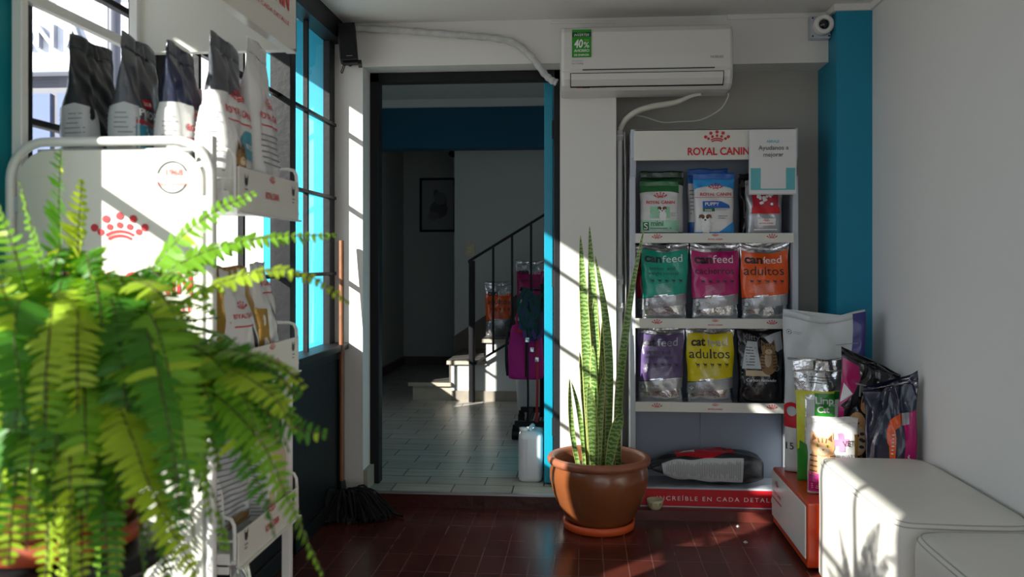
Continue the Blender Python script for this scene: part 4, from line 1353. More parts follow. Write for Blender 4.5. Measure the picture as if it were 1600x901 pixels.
# security camera
cz_ = P(1282, 43, 4.14)
sc_ = tag(empty('security_camera', (cz_.x, YW, cz_.z)), 'round white security camera on a grey box beside the blue pillar top', 'security camera')
b = MB(); b.box(-.047, .044, -.05, 0, -.052, .052)
pb = b.build('junction_box', GREY_METAL, sc_, bevel=.004)
b = MB()
for sx in (-.038, .036):
    for sz in (-.042, .042):
        b.lathe([(.0, .0505), (.004, .0505), (.004, .052), (.0, .0525)], (sx, 0, sz), 10, axis='y')
b.build('screw', BLACK_PLASTIC, pb)
b = MB(); b.lathe([(.040, .050), (.044, .055), (.046, .075), (.045, .095), (.040, .104), (.026, .100), (.023, .092)], (.003, 0, .002), 36, axis='y')
hs = b.build('housing', WHITE_PANEL, sc_)
b = MB(); b.lathe([(.023, .090), (.021, .097), (.014, .103), (.0, .105)], (.003, 0, .002), 28, axis='y')
b.build('lens', mat('lens_glass', (.005, .005, .008), .08, spec=.7), hs)

# mop in the corner
mp = tag(empty('mop', (-1.06, 3.92, 0)), 'black string mop with brown wooden handle leaning in the window corner', 'mop')
b = MB()
top = Vector((-1.170 + 1.06, 4.105 - 3.92, 1.30))
b.tube([(-.085, .10, .10), top], .0125, 12)
b.build('handle', mat('brown_wood', (.22, .085, .035), .4, bump=.1, bscale=20, var=.3, vscale=8), mp)
b = MB(); b.tube([(-.083, .10, .06), (-.086, .103, .16)], [.03, .018], 12)
b.build('socket', BLACK_PLASTIC, mp)
b = MB()
rm = random.Random(5)
for i in range(150):
    a = rm.uniform(-2.6, .9); L = rm.uniform(.10, .25)
    d = Vector((math.cos(a), math.sin(a) * .55, 0))
    p0 = Vector((-.06, .07, .085)) + Vector((rm.uniform(-.03, .03), rm.uniform(-.02, .02), 0))
    p1 = p0 + d * L * .45 + Vector((0, 0, .02 + rm.uniform(-.02, .03)))
    p2 = p0 + d * L * .85; p2.z = rm.uniform(.012, .06)
    p3 = p0 + d * L + Vector((rm.uniform(-.02, .02), rm.uniform(-.02, .02), 0)); p3.z = rm.uniform(.006, .02)
    for q in (p1, p2, p3):
        q.y = min(q.y, .23); q.x = max(q.x, -.125)
    b.tube(smooth_path([p0, p1, p2, p3], 4), rm.uniform(.004, .007), 5)
b.build('strings', mat('black_yarn', (.008, .008, .009), .95), mp)

# ================================================================= BACK ROOM
STONE = mat('grey_stone_tread', (.12, .115, .105), .28, bump=.1, bscale=20, var=.35, vscale=9)
STONE_L = mat('travertine', (.42, .38, .30), .5, bump=.15, bscale=18, var=.25, vscale=12)
STAIR_W = mat('stair_paint', (.62, .64, .62), .7, bump=.05, bscale=8)
SKIRT = mat('wood_look_skirting', (.30, .27, .22), .5, var=.25, vscale=14)
stair = struct(empty('staircase', (-1.40, 6.95, ZI)))
runs = [.0, .315, .60, .87, 1.14, 1.41, 1.68, 1.95, 2.22]
for i in range(8):
    z = .15 + .178 * i
    xa, xb_ = runs[i], runs[i + 1]
    b = MB(); b.box(xa + .012, xb_ + .012 if i < 7 else 3.6, .0, .89, 0, z - .035)
    rs = b.build('riser_block', STONE_L if i == 0 else STAIR_W, stair)
    b = MB(); b.box(xa - .02, xb_ + .02, -.022, .89, z - .032, z)
    b.build('tread', STONE, rs, bevel=.006)
    b = MB(); b.box(xa - .021, xb_ + .02, -.024, -.021, z - .033, z - .004)
    b.build('tread_edge', STONE_L, rs)
b = MB(); b.box(.33, 1.28, -.012, 0, 0, .082)
b.build('skirting', SKIRT, stair)
b = MB()
for i in range(1, 7):
    xa = runs[i]
    b.box(xa - .005, xa + .012, .01, .88, .15 + .178 * (i - 1), .15 + .178 * i - .032)
b.build('riser_face', DARK_SKIRT, stair)
b = MB()   # raking dark skirting on the wall behind the flight
b.add([(.21, .885, .16), (.21, .885, .44), (2.2, .885, 1.76), (2.2, .885, 1.42), (.21, .897, .16), (.21, .897, .44), (2.2, .897, 1.76), (2.2, .897, 1.42)],
      [(0, 3, 2, 1), (0, 1, 5, 4), (1, 2, 6, 5), (2, 3, 7, 6), (3, 0, 4, 7)])
b.build('raking_skirting', DARK_SKIRT, stair)

rl = tag(empty('stair_railing', (-.895, 6.90, ZI)), 'black metal stair railing with thin uprights in the dim back room', 'railing')
b = MB(); b.box(-.024, .024, -.024, .012, 0, 1.135)
b.build('newel_post', BLACK_METAL, rl, bevel=.003)
sl = .61
b = MB()
b.box(-.03, 1.9, -.022, .010, -.012, .012, 0, Matrix.Translation((0, 0, 1.145)) @ Matrix(((1, 0, 0, 0), (0, 1, 0, 0), (sl, 0, 1, 0), (0, 0, 0, 1))))
b.build('handrail', BLACK_METAL, rl, bevel=.003)
b = MB()
b.box(.0, 1.9, -.016, .004, -.011, .011, 0, Matrix.Translation((0, 0, .295)) @ Matrix(((1, 0, 0, 0), (0, 1, 0, 0), (sl, 0, 1, 0), (0, 0, 0, 1))))
b.build('bottom_rail', BLACK_METAL, rl)
for i in range(1, 9):
    x = i * .152 + .02
    b = MB(); b.tube([(x, -.006, .295 + sl * x), (x, -.006, 1.145 + sl * x)], .0095, 8)
    b.build('baluster', BLACK_METAL, rl)

feed_bag(.245, .455, .12, ORA_F, 51, 'can', 'adultos', None, (ratio(780) * 7.2, 7.2, ZI + .508), 'orange pouch with silver top standing on a stair tread in the back room', rz=.1, group='pouches on the stairs', topv=.78)
feed_bag(.25, .455, .12, MAG_F, 52, 'can', 'cachorros', None, (ratio(829) * 7.25, 7.25, ZI + .686), 'magenta pouch with silver top higher up the stairs in the back room', rz=-.05, group='pouches on the stairs', topv=.80)

pc = P(684, 320, 9.33)
pic = tag(empty('framed_picture', (pc.x, 9.35, pc.z)), 'black framed sketch hanging on the far dim wall of the back room', 'picture')
b = MB()
w_, h_ = .20, .295
b.box(-w_, w_, -.03, -.004, h_ - .025, h_); b.box(-w_, w_, -.03, -.004, -h_, -h_ + .025)
b.box(-w_, -w_ + .025, -.03, -.004, -h_, h_); b.box(w_ - .025, w_, -.03, -.004, -h_, h_)
b.build('frame', BLACK_METAL, pic, bevel=.002)
b = MB(); b.box(-w_ + .02, w_ - .02, -.014, -.006, -h_ + .02, h_ - .02)
pr = b.build('print', mat('sketch_paper', (.36, .38, .38), .6), pic)
b = MB()
Sp = flat_front(-.0145)
for (cx, cz, rx_, ry_, k) in ((.01, -.05, .10, .10, 0), (.03, .07, .07, .07, 1), (-.05, -.12, .06, .05, 1), (.07, .03, .03, .06, 0), (-.02, .12, .03, .05, 0)):
    put_poly(b, Sp, ell(cx, cz, rx_, ry_, 18), k, .001 + .0005 * k, 0)
b.build('drawing', [mat('sketch_grey', (.16, .17, .17), .7), mat('sketch_pale', (.24, .25, .25), .7)], pr)

swp = P(734, 390, 7.84)
sw = tag(empty('light_switch', (swp.x, 7.85, swp.z)), 'cream light switch plate on the wall above the stair foot', 'light switch')
b = MB(); b.box(-.045, .045, -.009, 0, -.058, .058)
b.build('plate', mat('cream_plastic', (.62, .56, .36), .4), sw, bevel=.003)
b = MB(); b.box(-.020, .020, -.014, -.009, -.03, -.003); b.box(-.020, .020, -.014, -.009, .003, .03)
b.build('rocker', mat('cream_rocker', (.70, .66, .50), .4), sw, bevel=.002)

fx = P(706, 241, 9.3)
o = MB()
o.lathe([(.0, .0), (.03, .0), (.03, .02), (.012, .025), (.012, .06), (.035, .07), (.042, .13), (.0, .125)], (0, 0, 0), 20, axis='y')
tag(o.build('wall_lamp', BLACK_METAL, None, (fx.x + .02, 9.35, fx.z)), 'tiny black lamp high on the far wall of the back room', 'lamp')

# coat stand on castors with bag and leads
cs = tag(empty('rolling_stand', (-.275, 5.72, ZI)), 'black rolling display stand on castors behind the blue door', 'stand')
b = MB(); b.tube([(0, 0, .10), (0, 0, .98)], .016, 12)
b.build('pole', BLACK_METAL, cs)
b = MB()
b.box(-.16, .06, -.28, -.245, .085, .12); b.box(-.16, .06, .245, .28, .085, .12); b.box(-.10, -.07, -.26, .26, .09, .115)
for k in range(5): b.box(-.065 + k * .022, -.055 + k * .022, -.25, .25, .098, .106)
b.build('base_frame', BLACK_METAL, cs, bevel=.003)
for (x, y) in ((-.155, -.262), (-.155, .262), (.04, -.262), (.04, .262)):
    b = MB()
    b.tube([(x, y, .095), (x, y, .05)], .02, 10)
    b.tube([(x - .022, y, .036), (x + .022, y, .036)], .036, 16)
    b.build('castor', BLACK_PLASTIC, cs)
b = MB()
for z in (.94, .72):
    b.tube([(-.15, 0, z), (.08, 0, z)], .006, 8)
    b.tube([(-.13, 0, z), (-.13, -.12, z), (-.13, -.13, z + .02)], .005, 6)
    b.tube([(-.06, 0, z), (-.06, -.14, z), (-.06, -.15, z + .02)], .005, 6)
b.build('hook_arm', BLACK_METAL, cs)

tb = P(822, 549, 5.50)
TOTE = mat('magenta_fabric', (.52, .010, .20), .75, bump=.3, bscale=70)
tote = tag(empty('pet_carrier_bag', (tb.x, 5.49, tb.z - .17)), 'bright magenta fabric bag hanging from the black rolling stand', 'bag')
b = MB()
K = 48
vs = []
for (z, a, d) in ((0, .095, .05), (.006, .108, .058), (.03, .115, .064), (.18, .112, .062), (.30, .100, .055), (.335, .085, .045), (.345, .06, .03)):
    for k in range(K):
        t = 2 * math.pi * k / K
        c, s_ = math.cos(t), math.sin(t)
        vs.append((a * math.copysign(abs(c) ** .45, c) + .004 * math.sin(z * 30), d * math.copysign(abs(s_) ** .45, s_) - .006 * math.sin(t * 3 + z * 20), z))
fs = [(i * K + k, i * K + (k + 1) % K, (i + 1) * K + (k + 1) % K, (i + 1) * K + k) for i in range(6) for k in range(K)]
b.add(vs, fs, 0, True); b.add(vs[:K], [tuple(range(K))[::-1]], 0); b.add(vs[-K:], [tuple(range(K))], 0)
b.build('body', TOTE, tote)
b = MB()
b.tube(smooth_path([(-.115, -.02, .02), (-.122, -.03, .10), (-.122, -.03, .22), (-.112, -.02, .30)], 6), .009, 8)
b.tube(smooth_path([(.0, -.064, .335), (.005, -.078, .2), (.004, -.078, .02)], 6), .004, 6)
b.build('trim', BLACK_PLASTIC, tote)
b = MB()
b.tube(smooth_path([(-.06, 0, .34), (-.05, 0, .42), (.02, -.01, .47), (.06, 0, .42), (.05, 0, .34)], 8), .006, 8)
b.build('handle', TOTE, tote)

def strap(name, pts, w, th, mats_, label, cat, parent=None):
    b = MB()
    sm = smooth_path(pts, 8)
    n = len(sm)
    vs = []
    for i, p in enumerate(sm):
        d = (sm[min(i + 1, n - 1)] - sm[max(i - 1, 0)]).normalized()
        s_ = Vector((1, 0, 0)) - d * d.x
        s_ = s_.normalized() if s_.length > 1e-3 else Vector((0, 0, 1))
        nn = d.cross(s_)
        for (a, c) in ((-1, -1), (1, -1), (1, 1), (-1, 1)):
            vs.append(p + s_ * w / 2 * a + nn * th / 2 * c)
    fs = [(i * 4 + k, i * 4 + (k + 1) % 4, (i + 1) * 4 + (k + 1) % 4, (i + 1) * 4 + k) for i in range(n - 1) for k in range(4)]
    fs += [(3, 2, 1, 0), (n * 4 - 4, n * 4 - 3, n * 4 - 2, n * 4 - 1)]
    b.add(vs, fs, 0)
    o = b.build(name, mats_, parent)
    if label: tag(o, label, cat)
    return o
HARN = mat('dark_green_webbing', (.008, .035, .032), .8); HARN2 = mat('violet_webbing', (.05, .02, .11), .7); LEADR = mat('red_webbing', (.50, .02, .03), .6)
hr = tag(empty('dog_harness', (-.33, 5.40, ZI)), 'tangle of dark green and violet dog harnesses in front of the magenta bag', 'harness')
rh = random.Random(12)
for k in range(12):
    x = rh.uniform(-.035, .075); z1 = rh.uniform(.84, .98); z0 = z1 - rh.uniform(.16, .34)
    y = -.05 - rh.random() * .04
    pts = [(x, y + .02, z1), (x - .03 + rh.uniform(-.02, .02), y, z1 - .08), (x + rh.uniform(-.03, .03), y - .01, z0), (x + .04, y, z0 + .05), (x + .03, y + .02, z1 - .03)]
    strap('harness_strap', pts, .022, .004, HARN if k % 3 else HARN2, None, None, hr)
b = MB()
for k in range(3): b.box(-.03 + k * .03, -.005 + k * .03, -.085, -.075, .63 - .06 * k, .66 - .06 * k)
b.build('buckle', FOIL, hr, bevel=.003)
b = MB(); b.box(-.03, .02, -.06, -.056, .95, 1.0, 0, Matrix.Rotation(.2, 4, 'Y'))
b.build('price_tag', WHITE_PANEL, hr)
strap('dog_lead', [(-.285, 5.42, ZI + .86), (-.29, 5.40, ZI + .6), (-.288, 5.40, ZI + .35), (-.295, 5.42, ZI + .12)], .016, .004, LEADR, 'long red dog lead hanging straight down the rolling stand', 'lead')
strap('dog_lead', [(-.345, 5.385, ZI + .88), (-.350, 5.375, ZI + .6), (-.346, 5.385, ZI + .3), (-.35, 5.40, ZI + .12)], .013, .004, BLACK_PLASTIC, 'thin black dog lead hanging in front of the magenta bag', 'lead')
o = MB()
pp = P(820, 498, 5.5)
o.add([(-.045, 0, -.08), (.03, 0, -.08), (.025, -.004, .07), (.012, -.004, .075), (-.045, .006, -.08), (.03, .006, -.08), (.025, .004, .07), (.012, .004, .075)],
      [(0, 1, 2, 3), (7, 6, 5, 4), (0, 4, 5, 1), (1, 5, 6, 2), (2, 6, 7, 3), (3, 7, 4, 0)])
tag(o.build('pet_garment', mat('red_felt', (.70, .035, .015), .8), None, (pp.x, 5.41, pp.z)), 'bright red pointed cloth sticking up above the magenta bag', 'garment')

# white bin standing behind the stand, and the jerrycan
o = MB()
bp_ = P(833, 600, 6.35)
K = 40
vs = []
for (z, a, d) in ((0, .10, .08), (.02, .112, .09), (.30, .125, .10), (.36, .120, .095), (.375, .10, .08)):
    for k in range(K):
        t = 2 * math.pi * k / K
        c, s_ = math.cos(t), math.sin(t)
        vs.append((a * math.copysign(abs(c) ** .5, c), d * math.copysign(abs(s_) ** .5, s_), z))
o.add(vs, [(i * K + k, i * K + (k + 1) % K, (i + 1) * K + (k + 1) % K, (i + 1) * K + k) for i in range(4) for k in range(K)], 0, True)
o.add(vs[:K], [tuple(range(K))[::-1]]); o.add(vs[-K:], [tuple(range(K))])
tag(o.build('plastic_container', mat('white_pvc'), None, (bp_.x, 6.35, ZI)), 'white plastic container on the floor behind the magenta bag', 'container')

jc = tag(empty('jerrycan', (-.272, 4.50, ZI)), 'white plastic jerrycan on the tiled floor beside the open blue door', 'jerrycan')
JC = mat('white_hdpe', (.72, .73, .76), .4, bump=.04, bscale=20)
b = MB()
K = 56
vs = []
for (z, a, d, y0) in ((0, .052, .08, 0), (.006, .060, .088, 0), (.02, .064, .092, 0), (.222, .064, .092, 0), (.237, .061, .089, 0), (.249, .050, .078, .004), (.255, .03, .06, .006)):
    for k in range(K):
        t = 2 * math.pi * k / K
        c, s_ = math.cos(t), math.sin(t)
        vs.append((a * math.copysign(abs(c) ** .36, c), y0 + d * math.copysign(abs(s_) ** .36, s_), z))
b.add(vs, [(i * K + k, i * K + (k + 1) % K, (i + 1) * K + (k + 1) % K, (i + 1) * K + k) for i in range(6) for k in range(K)], 0, True)
b.add(vs[:K], [tuple(range(K))[::-1]]); b.add(vs[-K:], [tuple(range(K))])
b.build('body', JC, jc)
b = MB(); b.lathe([(.018, .249), (.018, .256), (.022, .256), (.022, .270), (.018, .273), (.0, .273)], (-.036, -.052, 0), 20)
b.build('cap', WHITE_PANEL, jc)
b = MB(); b.tube(smooth_path([(-.005, -.035, .249), (-.002, -.025, .268), (.006, .03, .270), (.008, .055, .249)], 6), .010, 10)
b.build('handle', JC, jc)
b = MB(); b.box(-.04, -.012, -.0935, -.091, .03, .22)
b.build('level_strip', mat('hdpe_strip', (.62, .63, .68), .45), jc, bevel=.002)

# ================================================================= LEFT RACK BY THE WINDOW
LX0, LX1, LY0, LY1 = -1.147, -.747, 1.675, 2.13
lr = tag(empty('display_rack', ((LX0 + LX1) / 2, (LY0 + LY1) / 2, 0)), 'white metal pet food display tower by the window, behind the fern', 'display rack')
ox, oy = (LX0 + LX1) / 2, (LY0 + LY1) / 2
hx, hy = (LX1 - LX0) / 2, (LY1 - LY0) / 2
for sx in (-1, 1):
    for sy in (-1, 1):
        zt_ = 2.03 if sx < 0 else (1.45 if sy < 0 else 1.40)
        if sx > 0 and sy > 0: zt_ = .95
        b = MB(); b.box(sx * hx - .011, sx * hx + .011, sy * hy - .011, sy * hy + .011, .012, zt_)
        b.build('post', WHITE_PANEL, lr, bevel=.002)
for z0, z1 in ((1.735, 1.757), (1.30, 1.315), (.55, .565)):
    b = MB(); b.box(-hx - .010, -hx + .010, -hy, hy, z0, z1)
    b.build('back_rail', WHITE_PANEL, lr, bevel=.002)
b = MB()
b.box(-hx + .008, hx + .02, hy + .008, hy + .012, 1.735, 2.03)
b.box(-hx + .008, hx + .02, hy - .012, hy + .012, 1.731, 1.735)
b.box(hx + .014, hx + .02, -hy - .02, hy + .012, 1.731, 2.03)
b.box(hx - .004, hx + .02, -hy - .02, hy + .012, 1.727, 1.731)
b.box(-hx - .012, hx + .02, -hy - .02, hy + .012, 2.026, 2.03)
hb = b.build('header', CREAM_PANEL, lr)
b = MB()
Sh = flat_px(hx + .0202)
put_text(b, Sh, 'ROYAL CANIN', .0, 1.84, width=.36, height=.047, m=0, bold=.028)
put_crown(b, Sh, .0, 1.93, .13, 0)
put_text(b, Sh, 'INCREÍBLE EN CADA DETALLE', .0, 1.787, width=.36, height=.013, m=0, bold=.003)
b.build('logo', RED_TEXT, hb)

# end panel with rounded corners and tube frame
ZP0, ZP1 = .10, 1.440
PX0, PX1 = -hx - .008, hx + .012
def rounded(x0, x1, z0, z1, r, n=8):
    out = []
    for (cx, cz, a0) in ((x1 - r, z1 - r, 0), (x0 + r, z1 - r, 90), (x0 + r, z0 + r, 180), (x1 - r, z0 + r, 270)):
        for k in range(n + 1):
            a = math.radians(a0 + 90 * k / n)
            out.append((cx + r * math.cos(a), cz + r * math.sin(a)))
    return out
yp = -hy - .018
b = MB()
pts = rounded(PX0 + .018, PX1 - .018, ZP0 + .018, ZP1 - .018, .062)
n = len(pts)
b.add([(x, yp - .003, z) for x, z in pts] + [(x, yp + .003, z) for x, z in pts], [tuple(range(n))[::-1], tuple(range(n, 2 * n))] + [(k, (k + 1) % n, n + (k + 1) % n, n + k) for k in range(n)])
ep = b.build('end_panel', mat('cream_board', (.74, .73, .64), .32, coat=.2), lr)
b = MB()
pts = rounded(PX0, PX1, ZP0, ZP1, .075)
b.tube([(x, yp, z) for x, z in pts] + [(pts[0][0], yp, pts[0][1])], .0095, 12, cap=False)
b.build('tube_frame', WHITE_PANEL, lr)
b = MB()
for z in (.25, .8, 1.3):
    for x in (PX0 + .008, PX1 - .022):
        b.box(x, x + .014, yp - .002, yp + .004, z, z + .03)
b.build('bracket', GREY_METAL, lr)
b = MB()
Se = flat_front(yp - .0032)
cxp = (PX0 + PX1) / 2
ccx = P(188, 400, LY0 - .02).x - ox
czp = P(188, 352, LY0 - .02).z
put_crown(b, Se, ccx, czp - .012, .105, 0)
put_text(b, Se, 'ROYAL CANIN', ccx, czp - .115, width=.30, height=.045, m=0, bold=.028)
put_text(b, Se, 'INCREÍBLE EN CADA DETALLE', ccx, czp - .165, width=.30, height=.011, m=0, bold=.004)
b.build('logo', RED_TEXT, ep)
b = MB()
bx = P(270, 277, LY0 - .02)
bxl = bx.x - ox
for a0, a1 in ((22, 165), (196, 335)):
    put_poly(b, Se, arc_band(bxl, bx.z, .0295, .0325, math.radians(a0), math.radians(a1), 24), 1, .001, 0)
put_text(b, Se, '1968', bxl + .004, bx.z + .010, width=.034, height=.0125, m=0)
put_text(b, Se, 'INVENTADO POR', bxl + .003, bx.z - .003, width=.034, m=1)
put_text(b, Se, 'JEAN CATHARY', bxl + .0, bx.z - .015, width=.062, height=.008, m=0)
b.build('round_badge', [RED_TEXT, DGREY_TEXT], ep)

def basket(zf, zt_, cats=True):
    bk = empty('basket', (0, 0, 0)); bk.parent = lr
    b = MB()
    b.box(-hx + .012, hx + .035, -hy + .012, hy - .012, zf - .008, zf)
    b.box(-hx + .012, hx + .035, -hy + .012, -hy + .018, zf - .022, zf + .02)
    b.build('tray', WHITE_PANEL, bk, bevel=.002)
    b = MB()
    b.box(hx + .036, hx + .040, -hy + .05, hy - .03, zf - .022, zt_)
    b.box(hx + .036, hx + .048, -hy + .05, hy - .03, zf - .024, zf - .020)
    b.build('front_panel', CREAM_PANEL, bk, bevel=.0015)
    for y in (-hy + .045, hy - .025):
        b = MB()
        p_ = [(-hx + .01, y, zt_ + .034), (hx + .012, y, zt_ + .034), (hx + .026, y, zt_ + .030), (hx + .032, y, zt_ + .018), (hx + .033, y, zt_ - .0), (hx + .033, y, zf - .012)]
        b.tube(p_, .0042, 8)
        b.tube([(-hx + .01, y, (zf + zt_) / 2 + .01), (hx + .033, y, (zf + zt_) / 2 + .01)], .003, 6)
        b.build('side_rail', WHITE_PANEL, bk)
    b = MB()
    Sb = flat_px(hx + .0402)
    zm = (zf + zt_) / 2
    put_crown(b, Sb, .012, zm + .022, .032, 0)
    put_text(b, Sb, 'ROYAL CANIN', .012, zm - .012, width=.082, height=.016, m=0, bold=.025)
    for y in (-.14, .155):
        put_poly(b, Sb, [(y - .010, zm + .026), (y - .004, zm + .016), (y + .004, zm + .016), (y + .010, zm + .026), (y + .008, zm + .004), (y, zm - .002), (y - .008, zm + .004)], 1, .001, 0)
        put_lines(b, Sb, y - .009, y + .009, zm - .020, zm - .004, 2, 1, .001)
    b.build('panel_logo', [RED_TEXT, DGREY_TEXT], bk)
for zf, zt_ in ((1.322, 1.396), (.950, 1.013), (.590, .640), (.215, .27)):
    basket(zf, zt_)

# bags of the tower; long side to the room, near gusset to the lens
def tower_bag(w, h, d, body, X, Y, z, rz, label, seed, topm=None, top_v=.62, side=PALE_FILM, brand=None, extra=None, mid=None, tx=0.0, ty=0.0, seal=.09):
    X -= .014
    g = Bag(w, h, d, body, seal=seal, wr=.004, seed=seed, n0=5.0, base=.86, maxv=.30, fold=.006, ctop=.05)
    if topm: g.band(top_v, 1, topm)
    D = d / 2
    if side:
        g.poly([(-D * .97, h * .03), (D * .97, h * .03), (D * .97, h * .56), (D * .1, h * .59), (-D * .97, h * .56)], side, .001, S=g.SL)
        g.lines(-D * .8, D * .8, h * .06, h * .54, 17, m=AG, S=g.SL, th=.22, seed=seed, ragged=.4)
    if brand: g.brand(brand[0], h * brand[1], brand[2])
    if brand: g.poly(rect(brand[0] - brand[2] * .5, brand[0] + brand[2] * .5, h * brand[1] - .024, h * brand[1] - .021), AR, .0014)
    if extra: extra(g, w, h, d)
    g.build('food_bag', (X, Y, z), rz, tx, ty, label=label, group='bags on the window tower')
ZB = 1.3235
def ex_perf(g, w, h, d):
    g.poly(ell(-w * .2, h * .60, .022, .010, 18), AR); g.text('CLUB', -w * .2, h * .60, width=.026, m=AW, off=.002, bold=.02)
    g.text('PERFORMANCE', .0, h * .535, width=w * .86, m=AW, off=.0018, bold=.02)
    g.poly(rect(-w * .45, w * .45, h * .03, h * .46), CYAN_F)
    g.text('kitten', -w * .05, h * .38, width=w * .5, m=AW, off=.0018)
    g.poly(rect(-w * .45, w * .45, h * .465, h * .49), CRIM_F, .0013)
def ex_cat(g, w, h, d):
    g.poly([(-w * .1, h * .40), (w * .1, h * .46), (w * .42, h * .44), (w * .44, h * .28), (-w * .06, h * .28)], CYAN_F)
    g.text('INDOOR', w * .18, h * .36, width=w * .36, m=AW, off=.0018, bold=.02)
    put_cat(g.mb, g.S, -w * .20, h * .28, w * .32, AF, AFD, AFL, AE, .0018)
    g.lines(w * .05, w * .4, h * .08, h * .24, 5)
def ex_navy(g, w, h, d):
    g.poly([(-w * .05, h * .28), (w * .44, h * .30), (w * .44, h * .12), (w * .1, h * .12)], CYAN_F)
    put_cat(g.mb, g.S, -w * .22, h * .24, w * .3, AG, AFD, AW, AE, .0018)
def ex_pink(g, w, h, d):
    g.poly(rect(-w * .4, -w * .1, h * .03, h * .16), PINK_F); g.poly(rect(w * .02, w * .42, h * .03, h * .18), MAG_F)
    g.text('KITTEN', w * .22, h * .12, width=w * .3, m=AW, off=.0018)
    g.lines(-w * .4, w * .4, h * .25, h * .45, 6)
    g.poly([(w * .3, h * .46), (w * .42, h * .44), (w * .38, h * .30), (w * .34, h * .30)], AD)
RZ = math.radians(96)
tower_bag(.17, .362, .088, DARK_FOIL, -1.064, 1.835, ZB, RZ - .1, 'dark pouch nearest the window glass on the top basket, white text on its side', 61, side=PALE_FILM, tx=-.03)
tower_bag(.178, .362, .088, SLATE, -.966, 1.835, ZB, RZ, 'slate pouch with a teal kitten panel, second from the glass on the top basket', 62, side=PALE_FILM, extra=ex_perf)
tower_bag(.172, .342, .087, WHITE_FILM, -.867, 1.830, ZB, RZ + .02, 'white pouch with navy zip top, third from the glass on the top basket', 63, topm=NAVY_FILM, top_v=.62, side=WHITE_FILM, brand=(.0, .47, .13), extra=ex_navy)
tower_bag(.172, .356, .088, WHITE_FILM, -.767, 1.828, ZB, RZ - .04, 'white pouch with charcoal top and sitting tabby, front corner of the top basket', 64, topm=SLATE, top_v=.66, side=WHITE_FILM, brand=(.0, .56, .14), extra=ex_cat, tx=.0)
tower_bag(.15, .30, .07, WHITE_FILM, -.928, 2.012, ZB, RZ, 'small pale pouch behind the navy topped pouch on the top basket', 65, side=None, brand=(.0, .60, .09))
tower_bag(.17, .325, .062, MAG_F, -.850, 2.008, ZB, RZ, 'shiny magenta pouch between two white pouches on the top basket', 66, side=None)
tower_bag(.17, .395, .078, WHITE_FILM, -.764, 2.006, ZB, RZ, 'tall white pouch with pink labels at the far end of the top basket', 67, side=None, brand=(.0, .55, .13), extra=ex_pink)
ZB2 = .9515
def ex_gold(g, w, h, d):
    g.poly([(-w * .46, h * .02), (w * .2, h * .02), (w * .2, h * .97), (-w * .46, h * .97)], WHITE_FILM, .0009)
    g.poly([(w * .04, h * .42), (w * .1, h * .46), (w * .22, h * .1), (w * .14, h * .06)], AD)
def ex_white(g, w, h, d):
    g.poly([(w * .0, h * .66), (w * .1, h * .6), (w * .3, h * .28), (w * .24, h * .26)], AD)
    g.poly(rect(-w * .45, -w * .2, h * .03, h * .2), GOLD_F); g.poly(rect(-w * .05, w * .44, h * .06, h * .22), GOLD_F)
    g.lines(w * .0, w * .38, h * .09, h * .19, 3, m=AW, off=.0018)
tower_bag(.17, .237, .085, GOLD_F, -.758, 1.845, ZB2, RZ - .1, 'gold pouch with a white front stripe on the middle basket', 71, side=None, brand=(-.02, .55, .09), extra=ex_gold, seal=.07)
tower_bag(.158, .245, .080, WHITE_FILM, -.764, 2.010, ZB2, RZ + .05, 'white and gold pouch with a dark feather mark on the middle basket', 72, side=GOLD_F, brand=(.0, .80, .10), extra=ex_white, seal=.07)
tower_bag(.17, .235, .085, SLATE, -.862, 1.845, ZB2, RZ, 'slate pouch behind the gold pouch on the middle basket', 73, side=PALE_FILM)
ZB3 = .5915
tower_bag(.17, .27, .10, PALE_FILM, -.79, 1.835, ZB3, RZ - .25, 'pale grey pouch printed with fine text on the lower basket', 74, side=WHITE_FILM, extra=lambda g, w, h, d: (g.lines(-w * .4, w * .4, h * .1, h * .7, 14), g.poly(rect(-w * .2, w * .3, h * .12, h * .2), GOLD_F)))
tower_bag(.165, .292, .085, FURL, -.752, 2.02, ZB3, RZ, 'tan and white pouch at the far end of the lower basket', 75, side=WHITE_FILM, brand=(.0, .72, .12))
tower_bag(.17, .25, .07, BLACK_FILM, -.900, 1.85, ZB3, RZ, 'black pouch behind the pale grey pouch on the lower basket', 76, side=None)
tower_bag(.19, .325, .10, FOIL, -.765, 1.90, .2165, RZ + .1, 'silver pouch with red print in the bottom basket, under the lower basket', 77, side=None, brand=(.0, .62, .13))

# ================================================================= FERN
FNX, FNY, FNZ = ratio(85) * 1.17, 1.17, .80
fern = tag(empty('potted_fern', (FNX, FNY, FNZ)), 'large bright green sword fern in a clay pot, spilling in front of the white tower', 'potted plant')
b = MB(); b.lathe([(.0, .0), (.105, .0), (.115, .006), (.122, .032), (.112, .032), (.104, .012), (.0, .010)], (0, 0, 0), 44)
b.build('saucer', mat('red_clay_saucer', (.34, .055, .018), .5), fern)
b = MB(); b.lathe([(.0, .0125), (.088, .0125), (.105, .04), (.128, .12), (.140, .18), (.150, .186), (.155, .20), (.150, .214), (.136, .212), (.130, .18)], (0, 0, 0), 48)
b.build('pot', mat('red_clay', (.13, .030, .015), .5, bump=.1, bscale=18, var=.2), fern)
b = MB(); b.lathe([(.134, .186), (.06, .194), (.0, .198)], (0, 0, 0), 32)
b.build('soil', SOIL, fern)
LEAF_A = mat('fern_leaf', (.17, .38, .026), .42, trans=.38, spec=.3)
LEAF_B = mat('fern_leaf_dark', (.055, .20, .018), .42, trans=.32, spec=.3)
LEAF_C = mat('fern_leaf_yellow', (.34, .50, .035), .42, trans=.36, spec=.3)
LEAF_D = mat('fern_leaf_dry', (.26, .19, .03), .6, trans=.3)
